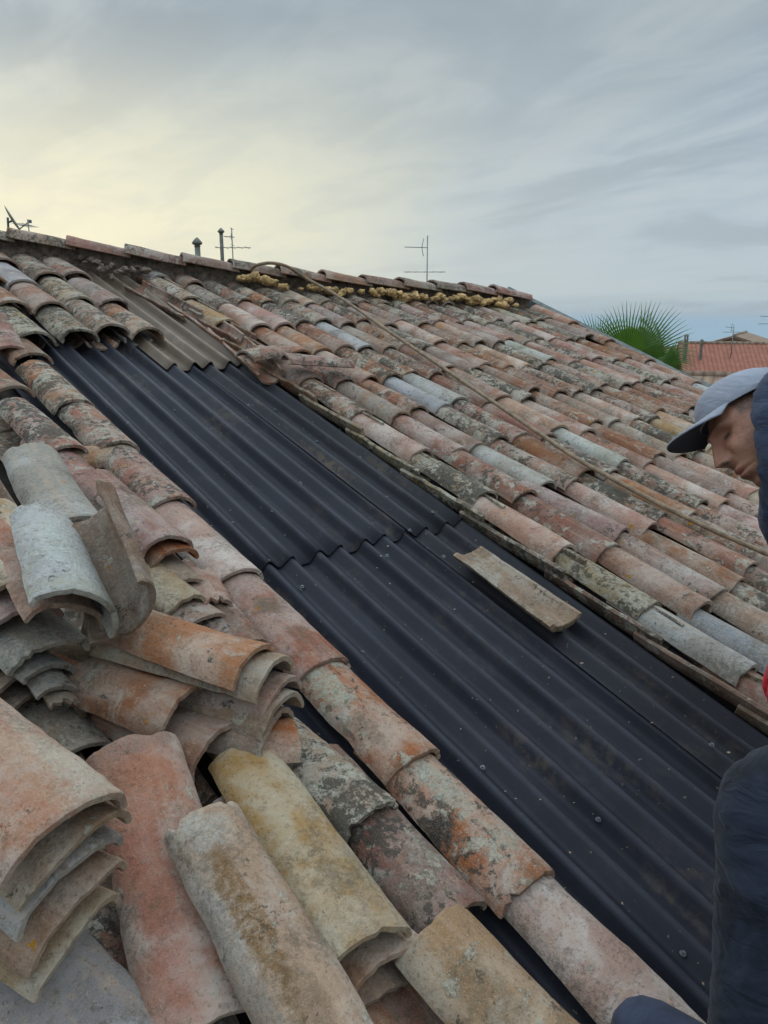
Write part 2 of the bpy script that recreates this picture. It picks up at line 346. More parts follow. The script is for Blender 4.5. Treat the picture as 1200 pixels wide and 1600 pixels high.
# ------------------------------------------------------------------ clay tile builder
def tile_mesh(L=.46, Ww=.165, Wn=.13, H=.066, Hn=None, t=.0135, seed=0, na=13, ny=12, warp=.0035, chip=.5, flat=1.0, broken=0, bend=0.0):
    """barrel tile: local +Y runs from the wide lower end (y=0) to the narrow end, crest at z=0"""
    H *= .88; Hn = Hn or H*.84; rs = random.Random(seed); S = seed*7.31
    AM = R(81)
    ang = [(-AM+2*AM*i/(na-1)) for i in range(na)]
    prof = [('o', a) for a in ang]+[('e', AM, .5, .35), ('e', AM, .5, .65)]+[('i', a) for a in ang[::-1]]+[('e', -AM, .5, .65), ('e', -AM, .5, .35)]
    ys = [0, .0022]+[.010+(1-.020)*0+((L-.020)*k/(ny-1)) for k in range(ny)]+[L-.0022, L]
    ins = [.22, .0]+[0]*ny+[.0, .22]
    bm = bmesh.new(); rings = []
    chips = [(rs.uniform(-1, 1)*AM, rs.uniform(.05, .22), rs.uniform(.006, .022)*chip) for _ in range(4)]
    chips_u = [(rs.uniform(-1, 1)*AM, rs.uniform(.05, .3), rs.uniform(.006, .03)*chip) for _ in range(4)]
    chs = [(rs.choice((-1, 1)), rs.uniform(0, L), rs.uniform(.01, .04), rs.uniform(.002, .007)*chip) for _ in range(6)]
    for y, inn in zip(ys, ins):
        f_ = y/L; w = Ww+(Wn-Ww)*f_; h = H+(Hn-H)*f_
        ring = []
        for q in prof:
            kind, a = q[0], q[1]
            mid = .5 if kind != 'e' else 0
            depth = 0 if kind == 'o' else (1 if kind == 'i' else q[3])
            depth = depth+(0.5-depth)*2*inn*.5 if kind != 'e' else depth
            k = math.cos(a)
            zz = -h*(1-(k if flat == 1 else k**flat)) 
            xx = w/2*math.sin(a)*(1+.03*math.cos(2*a))
            nrm = Vector((math.sin(a)*.9, 0, max(.12, math.cos(a)))).normalized()
            p = Vector((xx, 0, zz))-nrm*t*depth
            if kind == 'e':
                p.z -= .0035; p += Vector((0, 0, 0))
            # displacement, common to both faces then fine
            q3 = Vector((xx*9+S, y*7, 2.3+S*.3))
            dsp = noise.noise(q3*.7)*warp*1.2+noise.noise(Vector((xx*34+S, y*26, 5.1)))*warp*.28
            dsp2 = noise.noise(Vector((xx*70+S+depth*9, y*60, 8.1)))*warp*.22
            p += nrm*(dsp+dsp2)
            yy = y
            # ragged ends
            e0 = max(0, 1-y/.05); e1 = max(0, 1-(L-y)/.05)
            rag = noise.noise(Vector((a*.9+S, 3.3, S)))*.006+noise.noise(Vector((a*7+S, 1.3, S)))*.0009*(.4+chip)
            for ca, cw, cdp in chips: rag += cdp*math.exp(-((a-ca)/(cw*.6))**4)*.38
            ragu = noise.noise(Vector((a*1.0+S, 9.3, S)))*.008+noise.noise(Vector((a*8+S, 4.3, S)))*.0016*(1+chip)
            for ca, cw, cdp in chips_u: ragu += cdp*math.exp(-((a-ca)/(cw*.6))**4)*.5
            yy += e0*rag-e1*ragu
            if broken: yy -= e1*(broken*(.5+.9*noise.noise(Vector((a*1.3+S, 7.7, 0)))))
            for sgn, cy, cw, cdp in chs:
                if sgn*a > R(60): p.x -= sgn*cdp*math.exp(-((y-cy)/cw)**2)
            p.x += math.sin(math.pi*f_)*bend
            ring.append(bm.verts.new((p.x, yy, p.z)))
        rings.append(ring)
    n = len(prof)
    for a, b in zip(rings, rings[1:]):
        for k in range(n): bm.faces.new((a[k], b[k], b[(k+1) % n], a[(k+1) % n]))
    def cap(r, rev):
        for k in range(na-1):
            fq = (r[k], r[k+1], r[2*na+2-1-(k+1)], r[2*na+2-1-k])
            bm.faces.new(fq[::-1] if rev else fq)
        f1 = (r[na-1], r[na], r[na+1], r[na+2]); f2 = (r[0], r[2*na+1], r[2*na+2], r[2*na+3])
        for ff in (f1, f2):
            bm.faces.new(ff[::-1] if (rev ^ (ff is f2)) else ff)
    cap(rings[0], False); cap(rings[-1], True)
    bmesh.ops.recalc_face_normals(bm, faces=bm.faces)
    me = bpy.data.meshes.new('clay_tile'); bm.to_mesh(me); bm.free()
    me.materials.append(CLAY)
    for p in me.polygons: p.use_smooth = True
    me.set_sharp_from_angle(angle=R(38))
    return me

PAL = {  # name: (base colour, lichen)
    'pale pink': ((.43, .305, .25), .15), 'dusty pink': ((.35, .225, .18), .4), 'orange': ((.39, .215, .13), .4),
    'orange brown': ((.29, .175, .12), .55), 'pinkish grey': ((.31, .235, .20), .45), 'pale grey': ((.37, .355, .33), .3),
    'bluish grey': ((.34, .345, .34), .35), 'mottled grey': ((.28, .215, .17), .85), 'dark mottled': ((.24, .155, .12), .9),
    'lichen speckled yellow grey': ((.34, .28, .20), .85), 'reddish brown': ((.26, .155, .12), .6), 'tan': ((.38, .28, .18), .3),
    'spotted orange': ((.35, .205, .135), .85), 'spotted pink': ((.32, .20, .16), .8)}
def paint(o, name, jit=.08):
    (r, g_, b), li = PAL[name]; k = 1+random.uniform(-jit, jit)
    o.color = (r*k, g_*k*random.uniform(.96, 1.04), b*k*random.uniform(.94, 1.06), max(0, min(1, li+random.uniform(-.12, .12))))

def orient(o, B, A, roll=0.0, upv=None, flip=False):
    """put local origin at B with +Y towards A, +Z as close as possible to the roof normal"""
    y = (A-B).normalized(); up = (upv or NO)
    x = y.cross(up).normalized(); zz = x.cross(y)
    if flip: x, zz = -x, -zz
    if roll:
        q = Matrix.Rotation(roll, 3, y); x = q @ x; zz = q @ zz
    o.matrix_world = Matrix(((x.x, y.x, zz.x, B.x), (x.y, y.y, zz.y, B.y), (x.z, y.z, zz.z, B.z), (0, 0, 0, 1)))

ORD = ['', 'first', 'second', 'third', 'fourth', 'fifth', 'sixth', 'seventh', 'eighth', 'ninth', 'tenth', 'eleventh', 'twelfth', 'thirteenth',
       'fourteenth', 'fifteenth', 'sixteenth', 'seventeenth', 'eighteenth', 'nineteenth', 'twentieth', 'twenty-first', 'twenty-second', 'twenty-third', 'twenty-fourth']

# ------------------------------------------------------------------ setting
def sheet(name, pts, mat):
    bm = bmesh.new(); bm.faces.new([bm.verts.new(p) for p in pts]); bmesh.ops.recalc_face_normals(bm, faces=bm.faces)
    return from_bm(name, bm, mat, smooth=False)
# ground: town terrace at z=0 falling away to the shore
bm = bmesh.new(); RS = [0, 15, 40, 80, 140, 220, 340, 520, 800]; rings = []
def gz(r): return 0 if r < 60 else -48*min(1, (r-60)/700)
for r in RS:
    if r == 0: rings.append([bm.verts.new((0, 0, 0))]); continue
    rings.append([bm.verts.new((r*math.cos(a), r*math.sin(a), gz(r)+noise.noise(Vector((r*math.cos(a)*.01, r*math.sin(a)*.01, 0)))*(2 if r > 60 else 0))) for a in [2*math.pi*k/48 for k in range(48)]])
for k in range(48): bm.faces.new((rings[0][0], rings[1][k], rings[1][(k+1) % 48]))
for a, b in zip(rings[1:], rings[2:]):
    for k in range(48): bm.faces.new((a[k], b[k], b[(k+1) % 48], a[(k+1) % 48]))
tag(from_bm('ground', bm, M['ground']), kind='structure')
bm = bmesh.new(); ra = []
for r in (600, 3000, 15000, 60000):
    ra.append([bm.verts.new((r*math.cos(a), r*math.sin(a), -42)) for a in [2*math.pi*k/64 for k in range(64)]])
for a, b in zip(ra, ra[1:]):
    for k in range(64): bm.faces.new((a[k], b[k], b[(k+1) % 64], a[(k+1) % 64]))
tag(from_bm('sea', bm, M['sea'], smooth=False), kind='structure')

# ridge line in roof coordinates
RIDGE = [UV(*p, .20) for p in [(20, 366), (110, 378), (200, 391), (285, 404), (355, 412), (420, 420), (485, 428), (545, 434), (595, 439), (650, 443), (700, 446), (755, 450), (800, 456)]]
def ridge_v(u):
    if u <= RIDGE[0][0]: i = 0
    else:
        i = len(RIDGE)-2
        for k in range(len(RIDGE)-1):
            if u < RIDGE[k+1][0]: i = k; break
    (u0, v0), (u1, v1) = RIDGE[i], RIDGE[i+1]
    return v0+(v1-v0)*(u-u0)/(u1-u0)
VERGE = [UV(*p, .10) for p in [(800, 453), (900, 503), (1000, 552), (1060, 583), (1120, 609)]]
def verge_u(v):
    if v >= VERGE[-1][1]: return VERGE[-1][0]
    for (u0, v0), (u1, v1) in zip(VERGE, VERGE[1:]):
        if v <= v1: return u0+(u1-u0)*(v-v0)/(v1-v0)
    return VERGE[-1][0]

# the house that carries the roof
house = empty('house', W(2.4, -1.5, -3.0)); tag(house, 'old house whose tiled roof fills the foreground', 'house')
def part(name, bm, mat, par, smooth=False):
    o = from_bm(name, bm, mat, None, smooth); o.parent = par; o.matrix_parent_inverse = Matrix.Translation(-Vector(par.location)); return o
bm = bmesh.new()
NU = 24
UL, VB = -0.9, 1.6
top = []; bot = []
for k in range(NU+1):
    u = UL+(verge_u(-4.4)-UL)*k/NU
    rv = ridge_v(u)
    ub = min(u, VERGE[-1][0]) if k < NU else VERGE[-1][0]
    ub = UL+(VERGE[-1][0]-UL)*k/NU
    top.append((u, rv)); bot.append((ub, VB))
prev = None
for k in range(NU+1):
    a = bm.verts.new(W(top[k][0], top[k][1], -.03)); b = bm.verts.new(W(bot[k][0], bot[k][1], -.03))
    rp = W(top[k][0], top[k][1], -.03); c = bm.verts.new(rp+Vector((UP.x, UP.y, -UP.z)).normalized()*3.6)   # far slope
    if prev: bm.faces.new((prev[0], prev[1], b, a)); bm.faces.new((prev[2], prev[0], a, c))
    prev = (a, b, c)
bmesh.ops.recalc_face_normals(bm, faces=bm.faces)
part('roof_deck', bm, M['deck'], house)
# walls under the roof edges
foot = [W(UL+.1, VB-.35, -.06), W(VERGE[-1][0]-.12, VB-.35, -.06), W(verge_u(-4.3)-.12, ridge_v(5.1), -.06), W(UL+.1, ridge_v(UL+.1), -.06)]
farv = Vector((UP.x, UP.y, -UP.z)).normalized()*3.3
foot = [foot[0], foot[1], foot[2], foot[2]+farv, foot[3]+farv, foot[3]]
bm = bmesh.new(); tv = [bm.verts.new(p) for p in foot]; bv = [bm.verts.new((p.x, p.y, 0)) for p in foot]
for k in range(6): bm.faces.new((tv[k], tv[(k+1) % 6], bv[(k+1) % 6], bv[k]))
bmesh.ops.recalc_face_normals(bm, faces=bm.faces)
part('wall', bm, M['plaster'], house)
# grey metal flashing along the far verge
bm = bmesh.new(); pv = None
for (u, v) in [(VERGE[0][0]+.0, VERGE[0][1]-.06)]+VERGE[1:]+[(VERGE[-1][0], 1.2)]:
    ring = [bm.verts.new(W(u+.0, v, h_) + AX*du) for du, h_ in ((-.005, .095), (.018, .112), (.022, .112), (.022, -.04), (.018, -.04), (-.005, .09))]
    if pv:
        for k in range(6): bm.faces.new((pv[k], pv[(k+1) % 6], ring[(k+1) % 6], ring[k]))
    pv = ring
bmesh.ops.recalc_face_normals(bm, faces=bm.faces)
part('verge_flashing', bm, M['metal'], house)

# ------------------------------------------------------------------ corrugated sheets (pairs of ridges)
PER = .19; CREST0 = 1.195
def prof_h(u):
    x = ((u-CREST0) % PER)
    pts = [(0, .042), (.007, .0405), (.038, .012), (.044, .011), (.050, .012), (.078, .0405), (.085, .042), (.092, .0405), (.112, .005), (.120, .0), (.158, .0), (.166, .005), (.183, .0405), (.19, .042)]
    for (a, ha), (b, hb) in zip(pts, pts[1:]):
        if x <= b: return ha+(hb-ha)*(x-a)/(b-a)
    return .036
def corrugated(name, u0, u1, v0, v1, base, mat, edge=.0035, du=.0045, nv=26, seed=0, sag=.004):
    bm = bmesh.new(); n = int((u1-u0)/du); us = [u0+(u1-u0)*k/n for k in range(n+1)]
    o0 = Vector(W(u0, v1, base))
    rowsT = []; rowsB = []
    for j in range(nv+1):
        v = v0+(v1-v0)*j/nv
        rt = []; rb = []
        for u in us:
            vv = v
            if j in (0, nv): vv += noise.noise(Vector((u*6, seed, j)))*.006
            h = base+prof_h(u)+noise.noise(Vector((u*1.5, v*1.2, seed)))*sag+noise.noise(Vector((u*9, v*5, seed+4)))*.0012
            rt.append(bm.verts.new(W(u, vv, h)-o0)); rb.append(bm.verts.new(W(u, vv, h-edge)-o0))
        rowsT.append(rt); rowsB.append(rb)
    for j in range(nv):
        for k in range(n):
            bm.faces.new((rowsT[j][k], rowsT[j+1][k], rowsT[j+1][k+1], rowsT[j][k+1]))
            bm.faces.new((rowsB[j][k], rowsB[j][k+1], rowsB[j+1][k+1], rowsB[j+1][k]))
        bm.faces.new((rowsT[j][0], rowsB[j][0], rowsB[j+1][0], rowsT[j+1][0])); bm.faces.new((rowsT[j][n], rowsT[j+1][n], rowsB[j+1][n], rowsB[j][n]))
    for k in range(n):
        bm.faces.new((rowsT[0][k], rowsT[0][k+1], rowsB[0][k+1], rowsB[0][k])); bm.faces.new((rowsT[nv][k], rowsB[nv][k], rowsB[nv][k+1], rowsT[nv][k+1]))
    bmesh.ops.recalc_face_normals(bm, faces=bm.faces)
    wl = bm.loops.layers.color.new('crest_tone')  # paler tint of the sheet colour along the ridge crests
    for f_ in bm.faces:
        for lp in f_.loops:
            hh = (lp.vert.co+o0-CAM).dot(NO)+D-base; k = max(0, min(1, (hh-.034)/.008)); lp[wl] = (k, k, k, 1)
    # local axes: x across, y up the slope, z off the slope
    Rm = Matrix((AX, UP, NO))
    for v in bm.verts: v.co = Rm @ v.co
    o = from_bm(name, bm, mat)
    o.matrix_world = Matrix.Translation(o0) @ Rm.transposed().to_4x4()
    return o
LAPV = -1.585
SH = {}
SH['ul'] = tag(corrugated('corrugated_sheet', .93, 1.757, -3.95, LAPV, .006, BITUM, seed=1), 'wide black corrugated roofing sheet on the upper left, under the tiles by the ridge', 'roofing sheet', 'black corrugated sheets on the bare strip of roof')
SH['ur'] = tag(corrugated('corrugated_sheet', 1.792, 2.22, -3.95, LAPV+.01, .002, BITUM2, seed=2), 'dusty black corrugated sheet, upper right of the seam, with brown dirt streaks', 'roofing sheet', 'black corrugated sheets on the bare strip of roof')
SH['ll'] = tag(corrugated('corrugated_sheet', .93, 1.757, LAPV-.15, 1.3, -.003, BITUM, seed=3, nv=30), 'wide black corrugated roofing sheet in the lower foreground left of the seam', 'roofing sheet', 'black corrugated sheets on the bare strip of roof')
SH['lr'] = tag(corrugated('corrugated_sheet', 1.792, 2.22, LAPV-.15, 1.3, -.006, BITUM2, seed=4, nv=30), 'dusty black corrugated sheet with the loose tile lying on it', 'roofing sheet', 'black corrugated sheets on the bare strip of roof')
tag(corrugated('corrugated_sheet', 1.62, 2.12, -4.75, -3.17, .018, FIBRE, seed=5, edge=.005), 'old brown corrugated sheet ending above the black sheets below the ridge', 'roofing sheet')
# screws: washer and head, parts of the sheet they hold
def screw(par, px, py):
    u, v = UV(px, py, .036); hh = prof_h(u)
    u, v = UV(px, py, hh)
    bm = bmesh.new()
    bmesh.ops.create_cone(bm, cap_ends=True, segments=14, radius1=.0070, radius2=.0058, depth=.002, matrix=Matrix.Translation((0, 0, .0025)))
    bmesh.ops.create_cone(bm, cap_ends=True, segments=6, radius1=.0036, radius2=.0034, depth=.004, matrix=Matrix.Translation((0, 0, .0052)))
    o = from_bm('screw', bm, M['screw'], smooth=False)
    wm = Matrix.Translation(W(u, v, prof_h(u)+.004)) @ Matrix((AX, UP, NO)).transposed().to_4x4()
    o.parent = par; o.matrix_parent_inverse = Matrix.Identity(4); o.matrix_basis = par.matrix_world.inverted() @ wm
for k, lst in dict(ul=[(200, 673), (330, 671), (330, 826), (466, 771), (562, 715)], ur=[(387, 642), (430, 641), (495, 690), (640, 829), (672, 817)], ll=[(472, 917), (600, 887), (755, 1197), (1065, 1493), (930, 1290)], lr=[(693, 870), (1112, 1165)]).items():
    bpy.context.view_layer.update()
    for q in lst: screw(SH[k], *q)

rs = random.Random(77); bm = bmesh.new()
for _ in range(110):
    u = rs.uniform(1.15, 2.05); v = rs.uniform(-3.0, .1)
    if rs.random() < .45: u = rs.choice((rs.uniform(1.14, 1.24), rs.uniform(1.95, 2.08)))
    r_ = rs.uniform(.0010, .0032)*(1.5 if rs.random() < .06 else 1); res = bmesh.ops.create_icosphere(bm, subdivisions=1, radius=r_)
    c_ = W(u, v, prof_h(u)+.008+r_*.4); sc_ = Vector((rs.uniform(.6, 1.6), rs.uniform(.6, 1.6), rs.uniform(.4, .9)))
    for q in res['verts']: q.co = Vector((q.co.x*sc_.x, q.co.y*sc_.y, q.co.z*sc_.z))*(1+.5*noise.noise(q.co*400+c_*9))+c_
o = from_bm('clay_crumbs', bm, CLAY, smooth=False); o.color = (.34, .25, .18, .3); tag(o, 'small clay crumbs scattered over the black sheets', 'crumbs', kind='stuff')

# ------------------------------------------------------------------ laid tiles of the right field
VAR = [tile_mesh(L=.465+.01*(i % 3), Ww=.150+.006*(i % 3), Wn=.128, H=.066+.003*(i % 2), seed=i+1, na=11, ny=9, chip=.5+.12*(i % 4), warp=.004) for i in range(12)]
def laid(me, u, v, hb, L=.46, du=0.0, dh=.02, roll=0.0, name='clay_tile'):
    o = bpy.data.objects.new(name, me); C.objects.link(o)
    B = W(u, v, hb); A = W(u+du, v-L, hb-dh)
    orient(o, B, A, roll)
    return o
names_r = ['pale pink', 'dusty pink', 'orange', 'orange brown', 'pinkish grey', 'pale grey', 'bluish grey', 'mottled grey', 'dark mottled', 'lichen speckled yellow grey', 'reddish brown', 'spotted orange', 'spotted pink', 'tan']
wts = [11, 13, 3, 9, 11, 6, 2, 10, 8, 4, 10, 8, 14, 3]
fixed = {(0, 1): 'mottled grey'}
COL1 = [(-4.45, 'pale grey'), (-4.02, 'lichen speckled yellow grey'), (-3.62, 'tan'), (-2.79, 'pinkish grey'), (-2.38, 'spotted pink'), (-1.98, 'pale pink'), (-1.60, 'lichen speckled yellow grey'), (-1.20, 'pale pink'), (-.84, 'lichen speckled yellow grey'), (-.50, 'pale grey'), (-.12, 'dusty pink')]
SPACING = .159
tiles_r = 0
for i in range(22):
    u0 = 2.20+SPACING*i-(.022 if i == 0 else 0)
    col = []
    if i == 0: col = [(v, n_) for v, n_ in COL1]
    else:
        k = 10
        ph = random.uniform(-.035, .035)
        for k in range(-3, 12):
            v = -.80-.40*k+.02*(i % 2)+ph+random.uniform(-.02, .02)
            col.append((v, random.choices(names_r, wts)[0]))
        col.sort()
    idx = 0
    for v, n_ in col:
        rv = ridge_v(u0)
        if v < rv+.13: continue
        if u0 > verge_u(v)-.15: continue
        # skip what lies well outside the frame
        q = W(u0, v-.2, .1)-CAM; zc_ = q.y*CP-q.z*SP; px = 600+FPX*q.x/zc_; py = 800-FPX*(q.y*SP+q.z*CP)/zc_
        if px > 1330 or py > 1700: continue
        idx += 1
        L = .465
        if v-L < rv+.0: L = v-rv
        me = random.choice(VAR)
        wave = .010*noise.noise(Vector((u0*1.3, v*1.1, 3)))
        o = laid(me, u0+random.uniform(-.010, .010), v, .118+wave+random.uniform(-.004, .006), du=random.uniform(-.012, .012), dh=.024+random.uniform(-.004, .004), roll=R(random.uniform(-4, 4)))
        k_ = random.uniform(.90, 1.10); o.scale = (k_, max(.35, L/.465) if L < .46 else random.uniform(.97, 1.04), k_)
        if random.random() < .10: o.rotation_euler.rotate_axis('Z', R(random.uniform(-5, 5)))
        paint(o, n_)
        art = n_
        tag(o, f"{art} tile, {ORD[idx]} below the ridge, {ORD[i+1]} column right of the black sheets", 'roof tile', 'clay tiles laid in rows on the right of the roof')
        tiles_r += 1
vi = 0; v = ridge_v(verge_u(-4.3))+.34
while v < -1.2:
    q = W(verge_u(v), v-.2, .1)-CAM; vi += 1
    me = VAR[(vi*5) % 12]; o = bpy.data.objects.new('clay_tile', me); C.objects.link(o)
    orient(o, W(verge_u(v)-.085, v, .128), W(verge_u(v-.46)-.085, v-.46, .106), R(3)); n_ = random.choices(names_r, wts)[0]; paint(o, n_)
    tag(o, f"{n_} tile on the far verge of the roof, {ORD[vi]} below the ridge", 'roof tile', 'clay tiles along the far verge'); v += .405
# channel tiles between them: one mass of hardly visible troughs
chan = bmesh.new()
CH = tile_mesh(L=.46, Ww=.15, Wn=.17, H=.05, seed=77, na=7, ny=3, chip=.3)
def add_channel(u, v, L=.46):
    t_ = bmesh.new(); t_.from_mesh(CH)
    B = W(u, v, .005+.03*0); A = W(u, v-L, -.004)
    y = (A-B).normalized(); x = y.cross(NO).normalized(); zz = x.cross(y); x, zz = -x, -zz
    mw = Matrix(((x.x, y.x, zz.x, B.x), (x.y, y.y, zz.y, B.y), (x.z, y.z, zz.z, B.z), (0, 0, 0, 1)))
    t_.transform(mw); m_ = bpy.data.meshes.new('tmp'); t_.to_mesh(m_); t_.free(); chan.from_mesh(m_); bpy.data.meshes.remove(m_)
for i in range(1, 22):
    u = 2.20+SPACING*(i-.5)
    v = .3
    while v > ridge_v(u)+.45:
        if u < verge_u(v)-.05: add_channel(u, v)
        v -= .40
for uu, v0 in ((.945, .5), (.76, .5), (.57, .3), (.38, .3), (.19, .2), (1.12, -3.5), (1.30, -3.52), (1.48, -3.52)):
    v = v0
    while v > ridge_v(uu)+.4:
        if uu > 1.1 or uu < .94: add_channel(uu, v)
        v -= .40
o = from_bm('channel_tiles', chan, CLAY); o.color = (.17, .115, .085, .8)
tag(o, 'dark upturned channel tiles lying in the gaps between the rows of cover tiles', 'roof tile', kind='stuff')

# the rest of the roof, out of the picture to the left and below right
rest = bmesh.new()
def outside(u, v):
    ok = True
    for dv in (0, -.25, -.48):
        for du in (-.09, .09):
            q = W(u+du, v+dv, .13)-CAM; zc_ = q.y*CP-q.z*SP
            if zc_ <= .05: continue
            px = 600+FPX*q.x/zc_; py = 800-FPX*(q.y*SP+q.z*CP)/zc_
            if -25 < px < 1235 and -25 < py < 1625: ok = False
    return ok
rr2 = random.Random(11)
cols = [(.85-.19*k, -1e9, .9) for k in range(9)]+[(1.04, -1e9, 1.5)]+[(2.178+SPACING*k, -1e9, 1.5) for k in range(18)]
for u, _, vmax in cols:
    v = vmax
    while v > ridge_v(u)+.30:
        if outside(u, v) and u < verge_u(v)-.15:
            t_ = bmesh.new(); t_.from_mesh(rr2.choice(VAR))
            B = W(u+rr2.uniform(-.01, .01), v, .118); A = W(u, v-.46, .094); y = (A-B).normalized(); x = y.cross(NO).normalized(); zz = x.cross(y)
            t_.transform(Matrix(((x.x, y.x, zz.x, B.x), (x.y, y.y, zz.y, B.y), (x.z, y.z, zz.z, B.z), (0, 0, 0, 1))))
            m_ = bpy.data.meshes.new('tmp'); t_.to_mesh(m_); t_.free(); rest.from_mesh(m_); bpy.data.meshes.remove(m_)
        v -= .40
    if u < .9:
        v = vmax
        while v > ridge_v(u)+.4:
            if outside(u-.09, v): 
                t_ = bmesh.new(); t_.from_mesh(CH); B = W(u-.095, v, .005); A = W(u-.095, v-.46, -.004); y = (A-B).normalized(); x = y.cross(NO).normalized(); zz = x.cross(y); x, zz = -x, -zz
                t_.transform(Matrix(((x.x, y.x, zz.x, B.x), (x.y, y.y, zz.y, B.y), (x.z, y.z, zz.z, B.z), (0, 0, 0, 1))))
                m_ = bpy.data.meshes.new('tmp'); t_.to_mesh(m_); t_.free(); rest.from_mesh(m_); bpy.data.meshes.remove(m_)
            v -= .40
o = from_bm('cover_tiles', rest, CLAY); o.color = (.30, .21, .165, .75)
tag(o, 'rows of weathered cover tiles on the rest of the same roof, outside the picture', 'roof tile', kind='stuff')

# upturned channel tiles edging the black sheets on the right
RIM = [((640, 655), 'x')]
rim = [(-4.72, -4.20, 2.135), (-4.28, -3.75, 2.13), (-3.85, -3.35, 2.125), (-3.45, -2.98, 2.115), (-3.04, -2.60, 2.10), (-2.68, -2.24, 2.095), (-2.30, -1.86, 2.085), (-1.92, -1.49, 2.08), (-1.56, -1.10, 2.075), (-1.15, -.72, 2.085), (-.78, -.36, 2.085), (-.42, .02, 2.085)]
RN = ['reddish brown', 'mottled grey', 'reddish brown', 'orange brown', 'reddish brown', 'lichen speckled yellow grey', 'lichen speckled yellow grey', 'lichen speckled yellow grey', 'mottled grey', 'dark mottled', 'reddish brown', 'orange brown']
for k, (v0, v1, u) in enumerate(rim):
    me = tile_mesh(L=v1-v0+.03, Ww=.136, Wn=.146, H=.112, seed=200+k, na=13, ny=16, chip=1.0, warp=.004, t=.016)
    o = bpy.data.objects.new('channel_tile', me); C.objects.link(o)
    orient(o, W(u+.040, v1, .018+.004*(k % 3)), W(u+.040, v0, .002), R(-9), flip=True)
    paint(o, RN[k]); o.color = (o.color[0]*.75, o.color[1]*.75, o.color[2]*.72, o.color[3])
    tag(o, f"{RN[k]} channel tile edging the black sheets, {ORD[k+1]} from the ridge", 'roof tile', 'upturned channel tiles along the right edge of the black sheets')
# a second broken run of rims on the brown sheet near the ridge
for k, (pa, pb, n_) in enumerate([((196, 440), (285, 490), 'reddish brown'), ((268, 468), (348, 528), 'dusty pink'), ((330, 508), (408, 584), 'orange brown')]):
    ua, va = UV(*pa, .095); ub, vb_ = UV(*pb, .095)
    A = W(ua+.072, va, .03); B = W(ub+.072, vb_, .036)
    me = tile_mesh(L=(A-B).length+.02, Ww=.145, Wn=.15, H=.085, seed=230+k, na=15, ny=16, chip=.9)
    o = bpy.data.objects.new('channel_tile', me); C.objects.link(o); orient(o, B, A, R(-12), flip=True); paint(o, n_)
    tag(o, ['tilted upturned tile on the brown sheet just below the broken ridge mortar', 'tilted upturned tile halfway down the brown sheet', 'tilted upturned tile at the lower end of the brown sheet'][k], 'roof tile')

# ------------------------------------------------------------------ individually placed tiles (crest ends read off the roof)
def hero(A, hA, B, hB, look, label, L=None, keep='B', stains=None, Ww=.172, Wn=.135, H=.066, roll=0.0, flip=False, col=None, lich=None, hi=True, group=None, name='clay_tile', seed=None, **kw):
    a = PT(*A, hA); b = PT(*B, hB); y = (a-b)
    if L is None: L = y.length
    y.normalize()
    if keep == 'B': a = b+y*L
    else: b = a-y*L
    seed = seed if seed is not None else random.randint(300, 9000)
    me = tile_mesh(L=L, Ww=Ww, Wn=Wn, H=H, seed=seed, na=21 if hi else 13, ny=26 if hi else 12, warp=kw.pop('warp', .0045), **kw)
    o = bpy.data.objects.new(name, me); C.objects.link(o)
    orient(o, b, a, R(roll), flip=flip)
    if look: paint(o, look, .04)
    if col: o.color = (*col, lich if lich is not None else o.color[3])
    elif lich is not None: o.color = (*o.color[:3], lich)
    if stains: restain(o, 'clay_'+label.split()[0]+'_marked', stains)
    tag(o, label, 'roof tile', group)
    return o
GA = 'column of tiles along the left edge of the black sheets'
# column A: (v of the lower end, look, label)
colA = [(-3.22, 'orange brown', 'short orange brown tile at the left frame edge, topmost beside the black sheets'),
        (-2.72, 'spotted orange', 'orange tile with pale lichen, second down the left edge of the black sheets'),
        (-2.35, 'spotted pink', 'reddish tile with grey lichen, third down the left edge of the black sheets'),
        (-1.93, 'spotted pink', 'lichen grey pink tile partly under the loose purple tile beside the sheets'),
        (-1.50, 'pale pink', 'whitish pink tile at the overlap of the black sheets'),
        (-1.08, 'dusty pink', 'dusty red tile with dark smudges just below the sheet overlap'),
        (-.735, 'orange', 'orange tile with a large grey lichen crust beside the lower sheet'),
        (-.385, 'orange', 'orange tile with a round black spot and grey lichen'),
        (.02, 'pale pink', 'smooth whitish pink tile under the dark shoe')]
for k, (v, look, lab) in enumerate(colA):
    me = tile_mesh(L=.47, Ww=.178, Wn=.150, H=.072, seed=100+k, na=21, ny=26, chip=.8, warp=.004)
    o = laid(me, 1.04+[0, -.01, .0, .005, -.005, .0, .0, -.005, .0][k], v, .115, L=.46, du=.004*((k % 3)-1), dh=.022); paint(o, look, .04)
    if look == 'pale pink': o.color = (.47, .36, .31, .15)
    if k in (6, 7): o.color = (.36, .20, .135, .62)
    if k == 5: o.color = (.33, .185, .145, .3)
    if k == 7: restain(o, 'clay_black_spot', [(.0, .26, .028, .085, GRY, .75), (-.062, .195, .021, .028, BLK, .95), (.02, .10, .03, .03, GRY, .5)])
    if k == 6: restain(o, 'clay_grey_crust', [(-.035, .28, .030, .075, GRY, .85), (-.045, .12, .02, .05, DRK, .55), (-.01, .40, .03, .018, (.42, .24, .08), .7)])
    if k == 5: restain(o, 'clay_dark_smudge', [(-.01, .27, .030, .035, DRK, .6), (.0, .12, .028, .04, DRK, .5)])
    if k == 1: restain(o, 'clay_pale_crust', [(-.02, .26, .022, .03, GRY, .8), (.02, .14, .02, .03, GRY, .6)])
    tag(o, lab, 'roof tile', GA)
GL = 'tiles laid in rows at the upper left'
